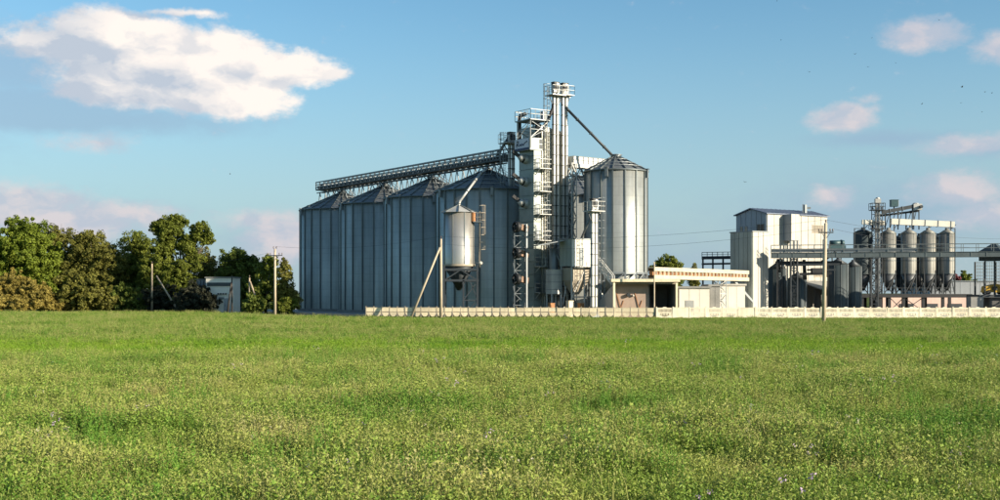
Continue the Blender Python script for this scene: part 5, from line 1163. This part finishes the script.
def plant(kind, seed):
    rng = np.random.default_rng(500+seed); v = []; f = []; mi = []
    def quad(p, t, b, s, w, k):
        n = len(v); v.extend([p, p+t*s*.5+b*w, p+t*s, p+t*s*.5-b*w]); f.append((n, n+1, n+2, n+3)); mi.append(k)
    def rv(): a = rng.normal(size=3); return a/np.linalg.norm(a)
    def blade(x, y, h, w, lean, k):
        a = rng.random()*6.28; d = np.array([math.cos(a), math.sin(a), 0]); s = np.array([-d[1], d[0], 0]); n = len(v)
        p0 = np.array([x, y, 0.]); p1 = p0+d*lean*.35*h+np.array([0, 0, h*.6]); p2 = p0+d*lean*h+np.array([0, 0, h*(1-.25*lean)])
        v.extend([p0-s*w, p0+s*w, p1+s*w*.8, p1-s*w*.8, p2]); f.append((n, n+1, n+2, n+3)); f.append((n+3, n+2, n+4)); mi.extend([k, k]); return p2
    if kind == 'weed':
        for s in range(7):
            a = rng.random()*6.28; r = .17*math.sqrt(rng.random()); h = rng.uniform(.24, .46); top = np.array([r*math.cos(a)*1.7, r*math.sin(a)*1.7, h]); bot = np.array([r*math.cos(a)*.5, r*math.sin(a)*.5, 0])
            for k in range(17):
                fr = .2+.8*(k+rng.random())/17; p = bot+(top-bot)*fr; d = rv(); d[2] = abs(d[2])*.7+.15; d /= np.linalg.norm(d); b = np.cross(d, rv()); b /= np.linalg.norm(b)
                quad(p, d, b, rng.uniform(.032, .06)*(1.2-.4*fr), rng.uniform(.007, .0125), 0)
            if rng.random() < .35:
                for q in range(3): d = rv(); b = np.cross(d, rv()); b /= np.linalg.norm(b); quad(top+rv()*.015+np.array([0, 0, .015]), d, b, .022, .008, 1)
        for s in range(5): blade(rng.normal()*.1, rng.normal()*.1, rng.uniform(.2, .4), .005, rng.uniform(.2, .7), 0)
    elif kind == 'grass':
        for s in range(30): blade(rng.normal()*.11, rng.normal()*.11, rng.uniform(.16, .38), .0065, rng.uniform(.15, .8), 0)
        for s in range(14):
            p = np.array([rng.normal()*.12, rng.normal()*.12, rng.uniform(.03, .2)]); d = rv(); d[2] = abs(d[2]); b = np.cross(d, rv()); b /= np.linalg.norm(b); quad(p, d, b, .05, .010, 0)
    elif kind == 'seed':
        for s in range(16): blade(rng.normal()*.1, rng.normal()*.1, rng.uniform(.18, .36), .006, rng.uniform(.15, .7), 0)
        for s in range(11):
            p = blade(rng.normal()*.1, rng.normal()*.1, rng.uniform(.32, .52), .003, rng.uniform(.05, .35), 1)
            for q in range(4): d = rv(); d[2] = abs(d[2])+.5; d /= np.linalg.norm(d); b = np.cross(d, rv()); b /= np.linalg.norm(b); quad(p-np.array([0, 0, .025*q]), d, b, .028, .006, 1)
    elif kind == 'tall':
        for s in range(9):
            a = rng.random()*6.28; r = .13*math.sqrt(rng.random()); h = rng.uniform(.45, .85); bot = np.array([r*math.cos(a), r*math.sin(a), 0]); top = bot*2.1+np.array([0, 0, h])
            n = len(v); sd = np.array([-math.sin(a), math.cos(a), 0])*.005; v.extend([bot-sd, bot+sd, top]); f.append((n, n+1, n+2)); mi.append(0)
            for k in range(26):
                fr = .15+.85*(k+rng.random())/26; p = bot+(top-bot)*fr; d = rv(); d[2] = abs(d[2])*.9+.25; d /= np.linalg.norm(d); b = np.cross(d, rv()); b /= np.linalg.norm(b)
                quad(p, d, b, rng.uniform(.045, .09)*(1.25-.8*fr), rng.uniform(.005, .010), 0)
    elif kind == 'flower':
        for s in range(3):
            h = rng.uniform(.32, .52); p = blade(rng.normal()*.12, rng.normal()*.12, h, .004, .15, 0)
            for q in range(7): d = rv(); b = np.cross(d, rv()); b /= np.linalg.norm(b); quad(p+rv()*.018, d, b, .026, .009, 2)
            for q in range(5): d = rv(); b = np.cross(d, rv()); b /= np.linalg.norm(b); quad(p*np.array([1, 1, rng.uniform(.2, .8)]), d, b, .07, .016, 0)
    return np.array(v), f, mi
def scatter(name, label, cat, protos, pts, rot, scl, idx):
    me = bpy.data.meshes.new(name); me.vertices.add(len(pts)); me.vertices.foreach_set('co', pts.astype(np.float32).ravel())
    for nm, ty, dat, key in (('rot', 'FLOAT_VECTOR', rot, 'vector'), ('scl', 'FLOAT_VECTOR', scl, 'vector'), ('idx', 'INT', idx, 'value')):
        a = me.attributes.new(nm, ty, 'POINT'); a.data.foreach_set(key, np.ascontiguousarray(dat, dtype=np.int32 if ty == 'INT' else np.float32).ravel())
    o = bpy.data.objects.new(name, me); COL.objects.link(o); tag(o, label, cat, kind='stuff')
    ng = bpy.data.node_groups.new(name, 'GeometryNodeTree'); ng.interface.new_socket('Geometry', in_out='INPUT', socket_type='NodeSocketGeometry'); ng.interface.new_socket('Geometry', in_out='OUTPUT', socket_type='NodeSocketGeometry')
    N = ng.nodes; L = ng.links; gi = N.new('NodeGroupInput'); go = N.new('NodeGroupOutput'); jn = N.new('GeometryNodeJoinGeometry')
    def attr(nm, ty):
        n = N.new('GeometryNodeInputNamedAttribute'); n.data_type = ty; n.inputs[0].default_value = nm; return n.outputs[0]
    R_, S_, I_ = attr('rot', 'FLOAT_VECTOR'), attr('scl', 'FLOAT_VECTOR'), attr('idx', 'INT')
    mp = N.new('GeometryNodeMeshToPoints'); L.new(gi.outputs[0], mp.inputs[0])
    for k, pr in enumerate(protos):
        ob = N.new('GeometryNodeObjectInfo'); ob.inputs[0].default_value = pr; ip = N.new('GeometryNodeInstanceOnPoints'); ob.inputs['As Instance'].default_value = True
        cmpn = N.new('FunctionNodeCompare'); cmpn.data_type = 'INT'; cmpn.operation = 'EQUAL'; L.new(I_, cmpn.inputs[2]); cmpn.inputs[3].default_value = k
        L.new(mp.outputs[0], ip.inputs['Points']); L.new(cmpn.outputs[0], ip.inputs['Selection']); L.new(ob.outputs['Geometry'], ip.inputs['Instance']); L.new(R_, ip.inputs['Rotation']); L.new(S_, ip.inputs['Scale']); L.new(ip.outputs[0], jn.inputs[0])
    L.new(jn.outputs[0], go.inputs[0]); md = o.modifiers.new('scatter', 'NODES'); md.node_group = ng; return o
def make_proto(name, kind, seed, mats):
    v, f, mi = plant(kind, seed); me = bpy.data.meshes.new(name); me.from_pydata([tuple(x) for x in v], [], f)
    for m in mats: me.materials.append(m)
    me.polygons.foreach_set('material_index', mi); me.update(); return bpy.data.objects.new(name, me)
def band(y0, y1, dens, margin=1.10, xlim=None, ymax=None):
    """random points over the visible wedge of the field between two distances, plus a margin either side"""
    n = int(dens*((y1*y1-y0*y0)*.4167*margin+14*(y1-y0)))
    y = np.sqrt(RNG.random(n)*(y1*y1-y0*y0)+y0*y0); x = (RNG.random(n)*2-1)*(y*.4167*margin+7)
    return np.stack([x, y, np.zeros(n)], 1)
def vnoise(p, s, seed):
    rng = np.random.default_rng(seed); tot = np.zeros(len(p)); 
    for k in range(6):
        a = rng.random()*6.28; fq = s*(1.6**k); tot += np.sin((p[:, 0]*math.cos(a)+p[:, 1]*math.sin(a))*fq+rng.random()*6.28+1.3*np.sin((p[:, 0]*math.sin(a)-p[:, 1]*math.cos(a))*fq*.8+k))/(1.25**k)
    return tot/3
def far_edge(x):                                      # where the field ends at the fences, kerb and bushes
    e = np.where(x > 18, 138.0, np.where(x > -17.5, 138.2+(18-x)*(3.9/35.5), 142.1+(-17.5-x)*1.4)); return np.minimum(e-.5, 176+np.where(x < -45, 3, 0))
def field():
    W = [make_proto('weed', 'weed', k, [WEED, STRAW]) for k in range(5)]; Gs = [make_proto('grass', 'grass', 10+k, [WEED]) for k in range(2)]; Sd = [make_proto('seed', 'seed', 20+k, [WEED, STRAW]) for k in range(2)]
    Fl = [make_proto('flower', 'flower', 30, [WEED, STRAW, LILAC]), make_proto('flower', 'flower', 31, [WEED, STRAW, CREAMF])]
    protos = W+Gs+Sd+Fl+[make_proto('tall_weed', 'tall', 60+k, [LUSH]) for k in range(3)]
    p = np.vstack([band(13.5, 26, 46), band(26, 42, 30), band(42, 66, 15)])
    edge = 53+3*vnoise(p, .05, 3)+2.5*RNG.normal(size=len(p)); p = p[p[:, 1] < edge]; n = len(p)
    pn = vnoise(p, .55, 5)+.55*vnoise(p, 2.3, 15); r = RNG.random(n)
    idx = RNG.integers(0, 5, n); idx = np.where(r < .22, 5+RNG.integers(0, 2, n), idx); idx = np.where((r > .72) & (pn > -.2), 7+RNG.integers(0, 2, n), idx); idx = np.where(r > .9955, 9+RNG.integers(0, 2, n), idx)
    hs = np.clip(.95+.5*pn+.2*RNG.normal(size=n), .4, 1.9)
    cl = np.vstack([band(14, 30, .16), band(30, 52, .08)])       # scattered lush clumps of taller weeds
    cl = np.repeat(cl, 9, axis=0); ex = cl+np.stack([RNG.normal(size=len(cl))*.55, RNG.normal(size=len(cl))*.45, np.zeros(len(cl))], 1)
    p = np.vstack([p, ex]); n = len(p); idx = np.concatenate([idx, 11+RNG.integers(0, 3, len(ex))]); hs = np.concatenate([hs, np.clip(.78+.2*RNG.normal(size=len(ex)), .4, 1.15)])
    scl = np.stack([hs*1.12, hs*1.12, hs], 1); rot = np.stack([RNG.normal(size=n)*.12, RNG.normal(size=n)*.12, RNG.random(n)*6.28], 1)
    scatter('weeds', 'tall weedy yellow-green growth with dry seed heads filling the foreground', 'weeds', protos, p, rot, scl, idx)
    protos = [make_proto('sown', 'grass', 40+k, [SOWN]) for k in range(2)]+[make_proto('sown', 'weed', 42, [SOWN, SOWN])]
    p = band(44, 88, 9.0); lo = 51+3*vnoise(p, .05, 3)+1.5*RNG.normal(size=len(p)); hi = 73+4*vnoise(p, .035, 8)+4*RNG.normal(size=len(p)); p = p[(p[:, 1] > lo) & (p[:, 1] < hi)]; n = len(p); hs = np.clip(.85+.2*vnoise(p, .4, 6)+.1*RNG.normal(size=n), .4, 1.3)
    scatter('sown_strip', 'smooth bright green strip of young crop crossing the middle of the field', 'crop', protos, p, np.stack([np.zeros(n), np.zeros(n), RNG.random(n)*6.28], 1), np.stack([hs*1.6, hs*1.6, hs], 1), RNG.integers(0, 3, n))
    protos = [make_proto('meadow', 'grass', 50+k, [FARG]) for k in range(2)]+[make_proto('meadow', 'weed', 52, [FARG, STRAW]), make_proto('meadow', 'seed', 53, [FARG, STRAW])]
    p = np.vstack([band(60, 95, 8.0, 1.06), band(95, 182, 4.2, 1.06)]); hi = 73+4*vnoise(p, .035, 8)-3+4*RNG.normal(size=len(p)); p = p[(p[:, 1] > hi-1) & (p[:, 1] < far_edge(p[:, 0]))]; n = len(p); pn = vnoise(p, .22, 9)+.6*vnoise(p, .9, 14); hs = np.clip(.85+.34*pn+.15*RNG.normal(size=n), .3, 1.6)*np.where(far_edge(p[:, 0])-p[:, 1] < 9, .42, 1.0)
    scatter('meadow_grass', 'lighter short meadow grass reaching back to the fence and trees', 'grass', protos, p, np.stack([np.zeros(n), np.zeros(n), RNG.random(n)*6.28], 1), np.stack([hs*2.0, hs*2.0, hs], 1), RNG.integers(0, 4, n))
field()
